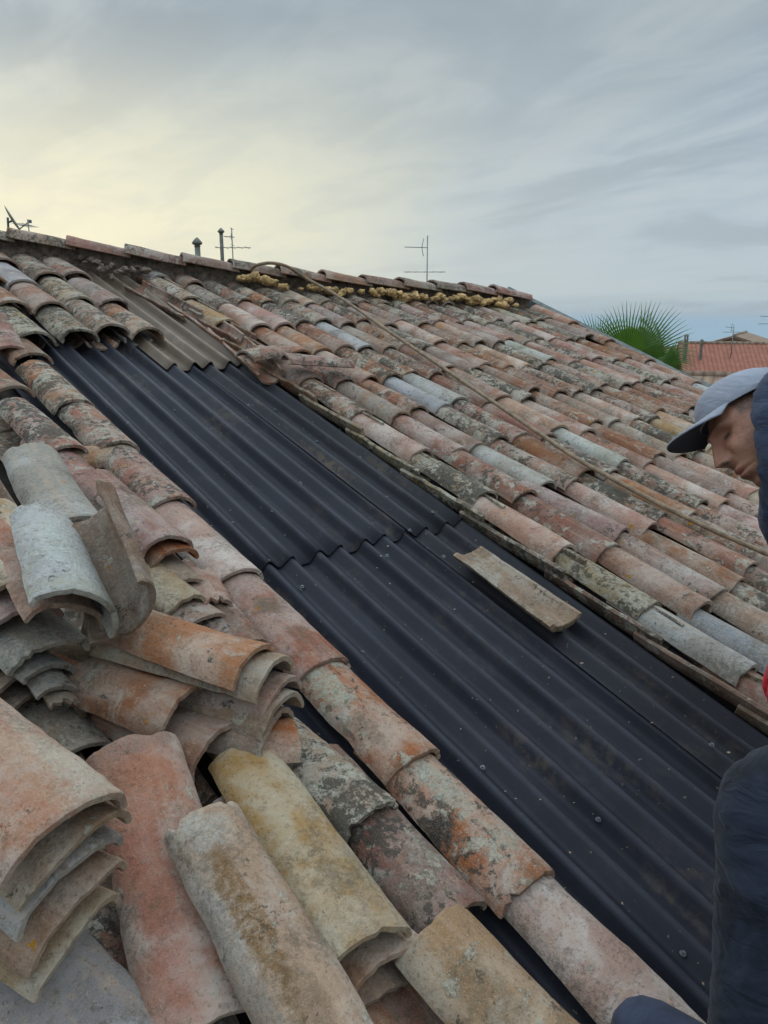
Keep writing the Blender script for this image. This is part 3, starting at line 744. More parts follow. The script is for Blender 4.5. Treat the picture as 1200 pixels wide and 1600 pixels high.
ul = [(1.12, -3.42, 'lichen speckled yellow grey', 'yellow grey tile overhanging the top left corner of the black sheets'),
      (1.32, -3.44, 'mottled grey', 'mottled grey tile second along the upper edge of the black sheets'),
      (1.50, -3.49, 'dark mottled', 'dark mottled tile third along the upper edge of the black sheets'),
      (1.665, -3.46, 'spotted orange', 'orange brown tile last along the upper edge of the black sheets before the brown sheet'),
      (1.15, -3.84, 'orange brown', 'orange brown tile above the yellow grey one at the top left corner'),
      (1.33, -3.82, 'dusty pink', 'dusty red tile in the row above the upper edge of the sheets'),
      (1.51, -3.94, 'lichen speckled yellow grey', 'tile with yellow lichen in the row above the upper edge of the sheets'),
      (1.675, -3.90, 'pinkish grey', 'pinkish grey tile beside the brown sheet, second row up'),
      (1.16, -4.24, 'orange', 'orange tile at the left frame edge two rows below the ridge'),
      (1.32, -4.22, 'pale grey', 'pale grey green tile two rows below the ridge at the left'),
      (1.50, -4.36, 'mottled grey', 'mottled grey tile in the top row left of the broken mortar'),
      (1.66, -4.38, 'spotted pink', 'spotted pink tile in the top row beside the broken mortar'),
      (1.34, -4.62, 'reddish brown', 'reddish brown tile in the top row at the left frame edge')]
for k, (u, v, look, lab) in enumerate(ul):
    me = tile_mesh(L=.47, Ww=.196, Wn=.165, H=.086, seed=130+k, na=15, ny=14, chip=1.0, warp=.005)
    o = laid(me, u, v, .135+.004*(k % 3), L=.46, du=random.uniform(-.01, .01), dh=.03, roll=R(random.uniform(-4, 4))); paint(o, look)
    if v-.46 < ridge_v(u): o.scale.y = max(.3, (v-ridge_v(u))/.47)
    tag(o, lab, 'roof tile', GL)
# scooped channel tiles peeping out below the upper-left row
for px, py, n_, lab in ((160, 540, 'orange brown', 'broken tile edge lying under the upper row, above the black sheets'), (215, 533, 'pale grey', 'grey upturned tile end curving above the black sheets')):
    A = PT(px-60, py-60, .05); B = PT(px, py, .05)
    me = tile_mesh(L=.42, Ww=.17, Wn=.15, H=.05, seed=int(px), chip=1.2)
    o = bpy.data.objects.new('channel_tile', me); C.objects.link(o); B = B-NO*.03; orient(o, B, B+UP*.42-NO*.005, R(4), flip=True); paint(o, n_)
    tag(o, lab, 'roof tile')

# column B and further left, mostly covered by the loose piles
GB = 'second column of tiles from the black sheets'
hero((0, 505), .125, (18, 540), .125, 'dusty pink', 'pink tile at the left frame edge above the second column', L=.46, group=GB)
hero((-30, 565), .11, (20, 603), .13, 'orange brown', 'orange brown tile in the second column at the left frame edge', L=.46, group=GB)
hero((20, 620), .11, (103, 694), .13, 'spotted pink', 'pinkish grey tile in the second column above the grey loose tile', L=.46, group=GB)
hero((90, 700), .10, (150, 760), .11, 'dusty pink', 'pink tile under the loose purple tile', L=.46, group=GB)
hero((150, 700), .09, (190, 697), .095, 'orange', 'short tan tile end under the third edge tile', L=.2, Ww=.13, group=GB, col=(.36,.24,.16))
hero((440, 1130), .105, (585, 1262), .13, 'lichen speckled yellow grey', 'thickly lichened yellow and black tile between the yellow tile and the edge column', L=.36, group=GB, lich=1.0, chip=1.3, warp=.007)
hero((590, 1270), .09, (722, 1420), .11, 'reddish brown', 'dark purple brown tile below the thickly lichened one', L=.47, col=(.25, .15, .125), lich=.75, group=GB)
hero((683, 1432), .175, (880, 1640), .185, 'tan', 'broad brown and ochre tile lying askew at the bottom of the frame', L=.40, keep='A', Ww=.20, Wn=.185, H=.075, col=(.37, .275, .19), lich=.45, chip=.9, roll=4, stains=[(-.03, .26, .035, .07, DRK, .5), (.02, .10, .03, .04, BLK, .6), (.0, .15, .02, .03, GRY, .6)])
hero((600, 1500), .06, (690, 1620), .07, 'reddish brown', 'reddish tile under the broad brown tile at the bottom of the frame', L=.4, keep='A', lich=.5)
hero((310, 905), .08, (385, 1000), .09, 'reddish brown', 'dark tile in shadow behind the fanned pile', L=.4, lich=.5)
# C: long yellow tile with two more beneath it
hero((372, 1150), .150, (590, 1455), .225, 'tan', 'long yellowish tan tile with a dark stain lying beside the fanned pile', L=.50, Ww=.180, Wn=.150, H=.068, col=(.40, .295, .175), lich=.2, chip=.45, roll=3, seed=41, stains=[(-.005, .125, .032, .030, DRK, .62), (.0, .04, .075, .035, (.33, .27, .21), .5), (.05, .14, .02, .05, DRK, .3)])
hero((480, 1330), .10, (612, 1492), .165, 'dusty pink', 'pinkish tile with a bluish end directly under the long yellow tile', L=.46, Ww=.18, col=(.38, .26, .19), lich=.2, roll=-3)
hero((480, 1400), .11, (592, 1555), .11, 'pinkish grey', 'grey brown tile end, lowest under the long yellow tile', L=.46, Ww=.17, col=(.27, .21, .165), roll=0)
hero((520, 1540), .06, (640, 1640), .06, 'orange', 'orange tile at the bottom edge under the pinkish tile', L=.3, Ww=.16, lich=.2)
# D, E
hero((212, 1146), .215, (345, 1590), .17, 'pale pink', 'long smooth pink and red tile lying under the cream tile', L=.52, keep='A', Ww=.205, Wn=.180, H=.075, col=(.42, .27, .215), lich=.22, chip=.6, seed=57, stains=[(.0, .40, .06, .07, (.43, .22, .15), .4), (-.04, .20, .03, .16, (.42, .20, .16), .35), (.03, .28, .04, .08, (.45, .40, .36), .45), (0, .515, .09, .03, (.26, .21, .18), .6)])
hero((318, 1262), .262, (520, 1620), .25, 'tan', 'long cream and grey tile with a rusty brown streak, lying at the bottom centre', L=.44, keep='A', Ww=.160, Wn=.140, H=.066, col=(.43, .335, .26), lich=.35, chip=.9, roll=-5, seed=63, stains=[(-.02, .24, .020, .12, RST, .75), (-.01, .40, .035, .03, (.43, .42, .38), .6), (-.06, .16, .018, .15, (.24, .22, .20), .65), (-.01, .10, .03, .05, DRK, .45)])
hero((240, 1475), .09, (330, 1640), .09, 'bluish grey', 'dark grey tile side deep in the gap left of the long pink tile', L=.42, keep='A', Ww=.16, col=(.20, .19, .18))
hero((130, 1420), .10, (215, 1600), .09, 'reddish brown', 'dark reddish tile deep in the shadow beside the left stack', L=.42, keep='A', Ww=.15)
# F: stack at the left edge
GF = 'stack of tiles at the lower left frame edge'
fr = [((-70, 1095), (118, 1262), .47, 'orange', 'large orange and pale green tile on top of the lower left stack', (.40, .25, .19), .3, 8, .215),
      ((-55, 1170), (128, 1305), .405, 'tan', 'brown tile second from the top of the lower left stack', (.30, .22, .155), .3, 4, .205),
      ((-60, 1220), (120, 1345), .355, 'bluish grey', 'grey purple tile third from the top of the lower left stack', (.31, .28, .26), .35, 2, .205),
      ((-40, 1290), (128, 1400), .30, 'dusty pink', 'thin pinkish tile fourth from the top of the lower left stack', (.34, .24, .18), .2, -3, .20),
      ((-40, 1350), (135, 1440), .245, 'tan', 'tan and grey tile at the bottom of the lower left stack', (.36, .29, .21), .3, 9, .20)]
for k, (A, B, h, look, lab, col, li, rl, ww) in enumerate(fr):
    hero(A, h, B, h, look, lab, stains=[(.03, .08, .05, .10, (.42, .40, .33), .55), (-.05, .05, .05, .04, (.36, .15, .08), .4), (0, .2, .03, .12, (.38, .17, .10), .35)] if k == 0 else None, L=.44, Ww=ww, Wn=ww*.82, H=.085 if k == 0 else .072, roll=rl, col=col, lich=li, group=GF, chip=.25, warp=.006, seed=400+k, bend=.004*((k % 3)-1))
hero((20, 1478), .17, (190, 1640), .15, 'bluish grey', 'purple grey tile in the bottom left corner of the frame', L=.44, keep='A', Ww=.21, Wn=.19, H=.07, col=(.285, .265, .255), lich=.3, roll=-4)
# H: pile at the middle left
GH = 'loose pile of tiles at the middle left'
hero((45, 690), .30, (112, 800), .33, 'pale grey', 'long plain grey tile, upper one of the two grey tiles on the middle left pile', L=.47, Ww=.170, Wn=.16, H=.07, col=(.33, .315, .285), lich=.15, group=GH, chip=.5, keep='A', seed=71)
hero((84, 778), .385, (150, 928), .40, 'bluish grey', 'bluish white tile with a chalky crust, lying lowest on the grey one', L=.36, Ww=.205, Wn=.175, H=.095, col=(.37, .37, .36), lich=.42, group=GH, chip=1.3, roll=36, seed=72, stains=[(-.01, .19, .06, .13, WHT, .7), (.0, .02, .1, .03, (.30, .30, .24), .6)], broken=.02)
hero((-20, 790), .33, (22, 905), .34, 'tan', 'tan tile at the left frame edge beside the bluish white tile', L=.36, Ww=.17, col=(.42, .31, .20), lich=.45, group=GH, chip=1.4, roll=-12)
hero((55, 850), .33, (120, 945), .345, 'orange', 'orange tile directly under the bluish white tile', L=.40, Ww=.19, col=(.37, .21, .15), lich=.15, group=GH, roll=24, chip=1.0)
hero((-30, 880), .28, (30, 955), .29, 'dusty pink', 'purple red tile under the tan tile at the left frame edge', L=.40, Ww=.18, col=(.30, .18, .165), lich=.3, group=GH, roll=-6)
hero((0, 920), .235, (85, 1005), .245, 'pale grey', 'grey green tile with a mossy lip, low in the middle left pile', L=.42, Ww=.20, Wn=.19, H=.06, col=(.31, .30, .26), lich=.4, group=GH, roll=5, chip=1.2)
hero((10, 980), .18, (98, 1035), .19, 'bluish grey', 'dark grey tile end below the mossy lipped tile', L=.40, Ww=.17, col=(.20, .20, .19), lich=.3, group=GH, roll=35)
hero((-40, 985), .175, (35, 1050), .18, 'tan', 'brown tile at the left frame edge under the mossy lipped tile', L=.40, Ww=.18, col=(.25, .19, .15), group=GH, roll=-8)
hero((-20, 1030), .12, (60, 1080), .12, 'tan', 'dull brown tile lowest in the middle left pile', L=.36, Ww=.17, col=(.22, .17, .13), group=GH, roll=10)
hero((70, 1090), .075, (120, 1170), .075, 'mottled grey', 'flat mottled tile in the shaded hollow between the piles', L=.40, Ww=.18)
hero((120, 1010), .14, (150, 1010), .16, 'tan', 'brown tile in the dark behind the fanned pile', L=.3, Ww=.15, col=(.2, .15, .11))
# shards wedged into the hollows of the piles
hero((62, 1012), .165, (116, 1072), .15, 'pale grey', 'grey shard standing on edge in the hollow under the mossy lipped tile', L=.26, Ww=.15, roll=48, col=(.22, .20, .175), lich=.4, chip=1.6, broken=.02)
hero((88, 1035), .125, (132, 1100), .11, 'tan', 'brown shard beside the grey one at the foot of the middle left pile', L=.24, Ww=.14, roll=62, col=(.24, .18, .13), lich=.3, chip=1.6, broken=.02)
hero((300, 880), .11, (338, 938), .115, 'dusty pink', 'small pink broken tile end beside the whitish pink edge tile', L=.18, Ww=.12, H=.04, col=(.36, .23, .18), lich=.3, chip=2, broken=.03)
hero((322, 940), .085, (362, 984), .09, 'pinkish grey', 'mottled broken piece in the gap above the dusty red edge tile', L=.2, Ww=.12, H=.04, lich=.7, chip=2, broken=.03)
hero((-25, 960), .22, (22, 1020), .215, 'tan', 'curved brown tile end at the frame edge below the purple red tile', L=.34, Ww=.16, col=(.27, .20, .15), lich=.3, roll=-14, group=GH)
# J: loose purple tile and its lower layer
hero((150, 735), .20, (268, 838), .215, 'dusty pink', 'loose purplish pink tile lying beside the upright tile', roll=8, L=.45, Ww=.172, Wn=.165, H=.068, col=(.31, .205, .18), lich=.35, chip=.8, seed=81)
hero((160, 760), .178, (276, 858), .185, 'orange brown', 'rust brown tile edge just under the purplish pink tile', L=.40, Ww=.165, col=(.27, .135, .085), lich=.2)
hero((235, 850), .13, (290, 905), .14, 'pale grey', 'pale broken tile between the purplish pink tile and the edge column', L=.30, Ww=.15, col=(.36, .30, .24), lich=.3, chip=2)
hero((230, 890), .145, (290, 935), .15, 'tan', 'tan curved tile end behind the upright tile', L=.28, Ww=.14, H=.055, col=(.36, .27, .17), lich=.2, roll=-8)
hero((260, 925), .115, (315, 965), .12, 'pinkish grey', 'pinkish tile with an oval dark lichen above the fanned pile', L=.34, Ww=.18, H=.045, col=(.36, .27, .22), lich=.5)
# I: tile standing on its end, hollow side towards the camera
b = PT(182, 985, .17); a = PT(205, 800, .40)
a = WP(172, 790, 1.74); b = WP(232, 962, 1.58)
me = tile_mesh(L=(a-b).length, Ww=.235, Wn=.17, H=.100, seed=91, na=21, ny=26, chip=1.0, warp=.006)
o = bpy.data.objects.new('clay_tile', me); C.objects.link(o)
y = (a-b).normalized(); back = (a-CAM).normalized(); face = (Vector((-.60, -.55, .30)))
orient(o, b, a, 0, upv=-face); o.color = (.25, .185, .145, .4)
tag(o, 'tile propped on edge in the middle left pile, its hollow inner side showing', 'roof tile', GH)
# K: fanned pile lying across the slope
GK = 'fanned pile of tiles lying across the slope'
kk = [((215, 958), (402, 1012), .285, 'orange', 'salmon orange tile on top of the fanned pile', (.41, .255, .175), .22, 8),
      ((230, 985), (432, 1030), .262, 'tan', 'tan grey tile second in the fanned pile, its arch open to the right', (.34, .275, .21), .25, 10),
      ((240, 1010), (440, 1068), .215, 'dusty pink', 'thin pinkish tile edge in the middle of the fanned pile', (.34, .24, .20), .3, 2),
      ((290, 1050), (445, 1088), .195, 'tan', 'grey brown tile in the lower right of the fanned pile', (.29, .225, .17), .3, 10),
      ((150, 1040), (285, 1085), .195, 'orange brown', 'darker orange tile in the lower left of the fanned pile', (.33, .20, .14), .3, -8),
      ((270, 1090), (432, 1118), .165, 'pinkish grey', 'grey tile end near the bottom of the fanned pile', (.28, .22, .18), .2, 6),
      ((225, 1100), (340, 1145), .155, 'dusty pink', 'dull pinkish tile at the lower left corner of the fanned pile', (.27, .18, .14), .2, -6)]
for k, (A, B, h, look, lab, col, li, rl) in enumerate(kk):
    hero(A, h-.035, B, h+.03, look, lab, L=.41, Ww=.180, Wn=.15, H=.078, roll=rl, col=col, lich=li, group=GK, chip=.7, seed=500+k, warp=.005)
hero((330, 1150), .155, (462, 1138), .155, 'orange', 'bright orange tile rim under the fanned pile', L=.12, Ww=.14, H=.045, col=(.40, .22, .145), lich=0, group=GK, roll=5)

# loose tile upside down on the black sheet, and two tiles lying crosswise
hero((728, 872), .050, (872, 978), .050, 'pinkish grey', 'loose upturned brown grey tile lying alone on the black sheet', L=.425, Ww=.178, Wn=.152, H=.048, flip=True, roll=1, col=(.30, .235, .18), lich=.4, chip=.6, keep='A', t=.024)
hero((462, 535), .175, (383, 548), .17, 'reddish brown', 'spotted reddish tile lying crosswise beside the brown sheet', L=.26, Ww=.15, H=.05, col=(.30, .19, .15), lich=.75, roll=-8)
hero((540, 560), .20, (446, 552), .20, 'reddish brown', 'two toned grey and red tile lying crosswise on the first column', L=.33, Ww=.14, H=.05, col=(.30, .165, .135), lich=.75, roll=-10)

# ------------------------------------------------------------------ ridge tiles, mortar, foam
RT = []
full = [(-2.2, 0), (-1.9, 0)]
us = []
u = RIDGE[0][0]-1.24
while u < RIDGE[-1][0]+.05: us.append(u); u += .303
RNm = ['dusty pink', 'pinkish grey', 'spotted pink', 'reddish brown', 'mottled grey']
vis = 0
for k, u in enumerate(us):
    B = W(u, ridge_v(u), .238); A = W(u+.34, ridge_v(u+.34), .205)
    q = A-CAM; zc_ = q.y*CP-q.z*SP; px = 600+FPX*q.x/zc_
    if px < -60: continue
    vis += 1
    me = tile_mesh(L=.37, Ww=.185, Wn=.16, H=.085, seed=600+k, na=13, ny=10, chip=1.0, warp=.006)
    o = bpy.data.objects.new('ridge_tile', me); C.objects.link(o)
    orient(o, B, A, R(-2), upv=Vector((0, 0, 1))); n_ = RNm[(k*3) % 5]; paint(o, n_)
    tag(o, f"{n_} ridge tile along the crest of the roof, {ORD[vis]} from the left", 'ridge tile', 'ridge tiles along the crest')
def lumps(name, pts, mat, label, cat, seed, r0, r1, kind='stuff'):
    rs = random.Random(seed); bm = bmesh.new()
    for p in pts:
        r = rs.uniform(r0, r1); res = bmesh.ops.create_icosphere(bm, subdivisions=3, radius=1)
        sx, sy, sz = rs.uniform(.8, 1.5), rs.uniform(.8, 1.3), rs.uniform(.6, 1.0)
        for v in res['verts']:
            d_ = 1+.5*noise.noise(v.co*1.7+Vector(p)*9)+.35*noise.noise(v.co*4+Vector(p)*5)
            v.co = Vector((v.co.x*sx, v.co.y*sy, v.co.z*sz))*r*d_+Vector(p)
    return tag(from_bm(name, bm, mat), label, cat, kind=kind)
rs = random.Random(5)
pts = []
u = RIDGE[0][0]-1.2
while u < RIDGE[-1][0]:
    pts.append(W(u, ridge_v(u)+.02, .12+rs.uniform(-.02, .02))); u += .05
bm = bmesh.new(); pv = None; u = RIDGE[0][0]-1.3
while u < RIDGE[-1][0]+.15:
    rv = ridge_v(u); ring = []
    for dv, h in ((-.06, -.05), (-.05, .15), (0, .19), (.035, .16), (.055, .10), (.065, .04), (.07, -.02)):
        k = .022*noise.noise(Vector((u*9, dv*20, h*14)))+.012*noise.noise(Vector((u*26, dv*50, h*30)))
        ring.append(bm.verts.new(W(u, rv+dv+k, h+k*.7)))
    if pv:
        for k in range(6): bm.faces.new((pv[k], pv[k+1], ring[k+1], ring[k]))
    pv = ring; u += .02
bmesh.ops.recalc_face_normals(bm, faces=bm.faces)
tag(from_bm('mortar_bed', bm, M['mortar']), 'rough grey mortar bedding under the ridge tiles', 'mortar', kind='stuff')
pts = [PT(x+rs.uniform(-6, 6), y+rs.uniform(-4, 5), .13) for x, y in [(130, 405), (145, 410), (160, 418), (175, 414), (190, 425), (205, 420), (180, 432), (150, 400), (215, 415), (228, 424)] for _ in range(2)]
lumps('broken_mortar', pts, M['mortar'], 'broken dark mortar hole below the ridge left of the brown sheet', 'mortar', 9, .012, .030)
pts = []
u0 = UV(378, 436, .15)[0]; u = u0
while u < RIDGE[-1][0]-.02:
    if rs.random() < .80 and noise.noise(Vector((u*2.2, 5, 0))) > -.32: pts.append(W(u, ridge_v(u)+.120+rs.uniform(-.02, .03), .135+rs.uniform(-.02, .02)+(.03 if abs(u-u0-.12) < .1 else 0)))
    u += rs.uniform(.018, .04)
lumps('expanding_foam', pts, M['foam'], 'lumpy ochre yellow foam squeezed out under the ridge tiles', 'foam', 10, .014, .036)

# hose lying down the roof
hp = [(392, 421, .20), (402, 414, .26), (425, 411, .30), (450, 417, .28), (475, 433, .20), (515, 455, .165), (560, 484, .15), (605, 516, .145), (650, 546, .15), (700, 580, .145), (750, 614, .145), (800, 648, .14), (850, 682, .145), (900, 716, .145), (950, 744, .14), (1020, 782, .14), (1100, 822, .14), (1200, 866, .14), (1260, 892, .13)]
pp = smooth_path([PT(x, y, h) for x, y, h in hp], 5)
bm = bmesh.new(); add_tube(bm, pp, .0105, 8)
tag(from_bm('hose', bm, M['hose']), 'thin tan hose running from the ridge down across the tiles', 'hose')

# ------------------------------------------------------------------ things beyond the ridge
def antenna(px, pyb, pyt, dist, elems, label, thick=.008):
    b = WP(px, pyb, dist); t = WP(px+1, pyt, dist); b.z = min(b.z, t.z-1.2)
    root = empty('tv_antenna', b); tag(root, label, 'antenna')
    bm = bmesh.new(); add_tube(bm, [b, Vector((b.x, b.y, t.z))], thick, 6); part('mast', bm, M['ant'], root, True)
    for (x0, x1, y, kind) in elems:
        a, c = WP(x0, y, dist), WP(x1, y+(1 if kind == 'y' else 0), dist)
        bm = bmesh.new(); add_tube(bm, [a, c], thick*.55, 5)
        if kind == 'y':     # yagi elements along the boom, pointing away
            n = 9
            for k in range(n):
                p = a.lerp(c, (k+.5)/n); add_tube(bm, [p-Vector((.0, .07, .0)), p+Vector((0, .07, 0))], thick*.3, 4)
            p = a.lerp(c, .82); 
            for s in (-1, 1): add_tube(bm, [p+Vector((0, 0, s*.10)), p-Vector((.02, .0, 0))], thick*.5, 4); add_tube(bm, [p+Vector((0, -.12, s*.1)), p+Vector((0, .12, s*.1))], thick*.4, 4)
        else:
            for k in range(5):
                p = a.lerp(c, (k+.5)/5); add_tube(bm, [p-Vector((0, .2, 0)), p+Vector((0, .2, 0))], thick*.35, 4)
        part('crossbar', bm, M['ant'], root, True)
    return root
antenna(365, 425, 358, 10, [(350, 366, 369.5, 'y'), (336, 392, 387, 'b')], 'thin television antenna just right of the two metal flues')
antenna(667, 450, 370, 10, [(632, 668, 386, 'y'), (631, 696, 425, 'b')], 'tall television antenna rising above the middle of the ridge')
antenna(1143, 545, 509, 24, [(1134, 1146, 511, 'y'), (1130, 1158, 519, 'b')], 'small television antenna beyond the palm above the orange roof', .014)
antenna(1222, 530, 480, 20, [(1188, 1224, 494, 'y'), (1186, 1226, 506, 'b')], 'television antenna whose bars enter at the right frame edge', .014)
antenna(48, 385, 344, 8, [(30, 50, 352, 'b')], 'small thin antenna mast beside the satellite dish at the far left', .006)
def flue(px, pyb, pyt, r, dist, label):
    t = WP(px, pyt, dist); b = WP(px, pyb, dist); b = Vector((t.x, t.y, b.z-1.0))
    root = empty('metal_flue', b); tag(root, label, 'flue', 'metal flues behind the ridge')
    bm = bmesh.new(); add_tube(bm, [b, t-Vector((0, 0, r*2.6))], r, 14); add_tube(bm, [t-Vector((0, 0, r*3.2)), t-Vector((0, 0, r*2.9))], r*1.15, 14); part('pipe', bm, M['flue'], root, True)
    bm = bmesh.new(); add_tube(bm, [t-Vector((0, 0, r*2.5)), t-Vector((0, 0, r*1.9)), t-Vector((0, 0, r*.9)), t], [r*1.5, r*1.95, r*1.2, r*.3], 14); part('cowl', bm, M['flue'], root, True)
flue(307.5, 410, 371, .036, 10, 'shorter and stouter metal flue with a conical cowl')
flue(345, 418, 356, .024, 10, 'taller slimmer metal flue with a conical cowl')
# satellite dish seen from the side
c_ = WP(19, 345, 8.0)
dish = empty('satellite_dish', WP(16, 380, 8.0)-Vector((0, 0, .6))); tag(dish, 'satellite dish seen edge on at the far left of the ridge', 'satellite dish')
bm = bmesh.new(); rings = []
vd = (c_-CAM).normalized(); ax_ = Vector((.91, 0, .42)); ax_ = (ax_-vd*ax_.dot(vd)*.93).normalized(); e1 = ax_.cross(Vector((0, 1, 0))).normalized(); e2 = ax_.cross(e1)
for side in (0, 1):
    for r in (0, .05, .10, .14, .155):
        rr = max(r, .001); off = ax_*(rr*rr*.9+(-.004 if side else 0)); rings.append([bm.verts.new(c_+off+(e1*math.cos(2*math.pi*k/24)+e2*math.sin(2*math.pi*k/24))*rr) for k in range(24)])
for s in (0, 5):
    for a, b in zip(rings[s:s+4], rings[s+1:s+5]):
        for k in range(24): bm.faces.new((a[k], a[(k+1) % 24], b[(k+1) % 24], b[k]))
for k in range(24): bm.faces.new((rings[4][k], rings[4][(k+1) % 24], rings[9][(k+1) % 24], rings[9][k]))
part('reflector', bm, M['dish'], dish, True)
bm = bmesh.new(); m0 = WP(12, 348, 8.0); add_tube(bm, [dish.location.copy(), Vector((m0.x, m0.y, m0.z-.05)), WP(12, 340, 8.0)], .012, 8); add_tube(bm, [m0, c_], .010, 8); part('mount', bm, M['metal'], dish, True)
bm = bmesh.new(); lt = WP(46, 346, 8.0); add_tube(bm, [WP(25, 362, 8.0), lt], .006, 6); add_box(bm, lt, (.035, .03, .03)); part('feed_arm', bm, M['metal'], dish, False)

# neighbouring houses
def gable_house(name_, c, w, d, wall_h, rise, yaw, roofm, label, ridge_along='x', base=0.0):
    root = empty('neighbour_house', (c[0], c[1], base)); root.rotation_euler = (0, 0, yaw); tag(root, label, 'house', 'houses beyond the roof verge')
    def lp(name, bm, m, sm=False):
        o = from_bm(name, bm, m, None, sm); o.parent = root; return o
    bm = bmesh.new(); zt = c[2]-base-rise
    vs = [(-w/2, -d/2), (w/2, -d/2), (w/2, d/2), (-w/2, d/2)]
    bt = [bm.verts.new((x, y, 0)) for x, y in vs]; tp = [bm.verts.new((x, y, zt)) for x, y in vs]
    for k in range(4): bm.faces.new((bt[k], bt[(k+1) % 4], tp[(k+1) % 4], tp[k]))
    g1 = bm.verts.new((-w/2, 0, zt+rise-.08)); g2 = bm.verts.new((w/2, 0, zt+rise-.08))
    bm.faces.new((tp[3], tp[0], g1)); bm.faces.new((tp[1], tp[2], g2))
    bmesh.ops.recalc_face_normals(bm, faces=bm.faces); lp('wall', bm, M['plaster'])
    o_ = .35; bm = bmesh.new(); s = rise/(d/2)
    prof = [(-d/2-o_, zt-o_*s), (0, zt+rise), (d/2+o_, zt-o_*s)]
    for dz in (.0, -.10): pass
    L_ = [[bm.verts.new((x, yy, zz+dz)) for yy, zz in prof] for x in (-w/2-o_, w/2+o_) for dz in (0.04, -.06)]
    a, b, c2, d2 = L_
    for k in range(2):
        bm.faces.new((a[k], a[k+1], c2[k+1], c2[k])); bm.faces.new((b[k], d2[k], d2[k+1], b[k+1]))
        bm.faces.new((a[k], b[k], b[k+1], a[k+1])); bm.faces.new((c2[k], c2[k+1], d2[k+1], d2[k]))
    bm.faces.new((a[0], c2[0], d2[0], b[0])); bm.faces.new((a[2], b[2], d2[2], c2[2]))
    bmesh.ops.recalc_face_normals(bm, faces=bm.faces); rf = lp('roof', bm, roofm)
    bm = bmesh.new(); add_tube(bm, [(-w/2-o_, 0, zt+rise+.03), (w/2+o_, 0, zt+rise+.03)], .07, 8); rc = from_bm('ridge_cap', bm, M['old_roof'], None, True); rc.parent = rf
    for sx in (-w*.25, w*.25):
        bm = bmesh.new(); add_box(bm, (sx, -d/2-.02, zt-1.6), (.9, .06, 1.3)); wn = lp('window', bm, M['metal'])
    return root, rf
p1 = WP(1190, 540, 24); gable_house('n', (p1.x+2.8, p1.y, p1.z), 9.5, 8.5, 3, 1.9, R(-14), M['orange_roof'], 'house with a fresh orange tiled roof behind the cap of the man')
p2 = WP(1187, 525, 34); r2, rf2 = gable_house('n', (p2.x+.5, p2.y+3, p2.z), 7.5, 9.5, 3, 1.5, R(62), M['old_roof'], 'brownish gabled house behind the orange roof with a roof window')
bm = bmesh.new(); add_box(bm, (0, 0, 0), (1.6, 1.3, .08)); sk = from_bm('roof_window', bm, plain('skylight_glass', (.10, .12, .14), .15, 0, .1, 5, 0), None, False); sk.parent = rf2
sk.location = (-1.2, 1.9, p2.z-.55); sk.rotation_euler = (-math.atan(1.5/4.75), 0, 0)
p3 = WP(1045, 588, 15); gable_house('n', (p3.x+.0, p3.y+.4, p3.z), 2.6, 3.6, 3, .9, R(-28), M['old_roof'], 'low old roof with mossy brown tiles just beyond the verge')
p4 = WP(1078, 545, 30); gable_house('n', (p4.x-.5, p4.y, p4.z), 4.5, 5, 3, .7, R(5), M['old_roof'], 'grey roofed house low behind the palm fronds')
def chimney_stack(px, pyt, pyb, wpx, dist, label):
    t = WP(px, pyt, dist); b = WP(px, pyb, dist); w = wpx*dist/FPX; root = empty('chimney', Vector((t.x, t.y, b.z-1.2))); tag(root, label, 'chimney', 'small chimneys beyond the palm')
    H = t.z-root.location.z
    bm = bmesh.new(); add_box(bm, (0, 0, (H-w*1.6)/2), (w, w, H-w*1.6)); o = from_bm('stack', bm, M['chimney'], None, False); o.parent = root
    bm = bmesh.new()
    for sx in (-1, 1):
        for sy in (-1, 1): add_box(bm, (sx*w*.38, sy*w*.38, H-w*1.6+w*.5), (w*.2, w*.2, w*1.0))
    add_box(bm, (0, 0, H-w*.55), (w*1.35, w*1.35, w*.15))
    r = bmesh.ops.create_cone(bm, cap_ends=True, segments=4, radius1=w*.85, radius2=.02, depth=w*.5, matrix=Matrix.Translation((0, 0, H-w*.22)) @ Matrix.Rotation(R(45), 4, 'Z'))
    o = from_bm('pot', bm, M['chimney'], None, False); o.parent = root
chimney_stack(1073, 522, 545, 5.0, 24, 'lantern topped chimney standing right of the palm fronds')
chimney_stack(1097, 530, 545, 3.6, 24, 'short plain chimney between the lantern topped one and the orange roof')

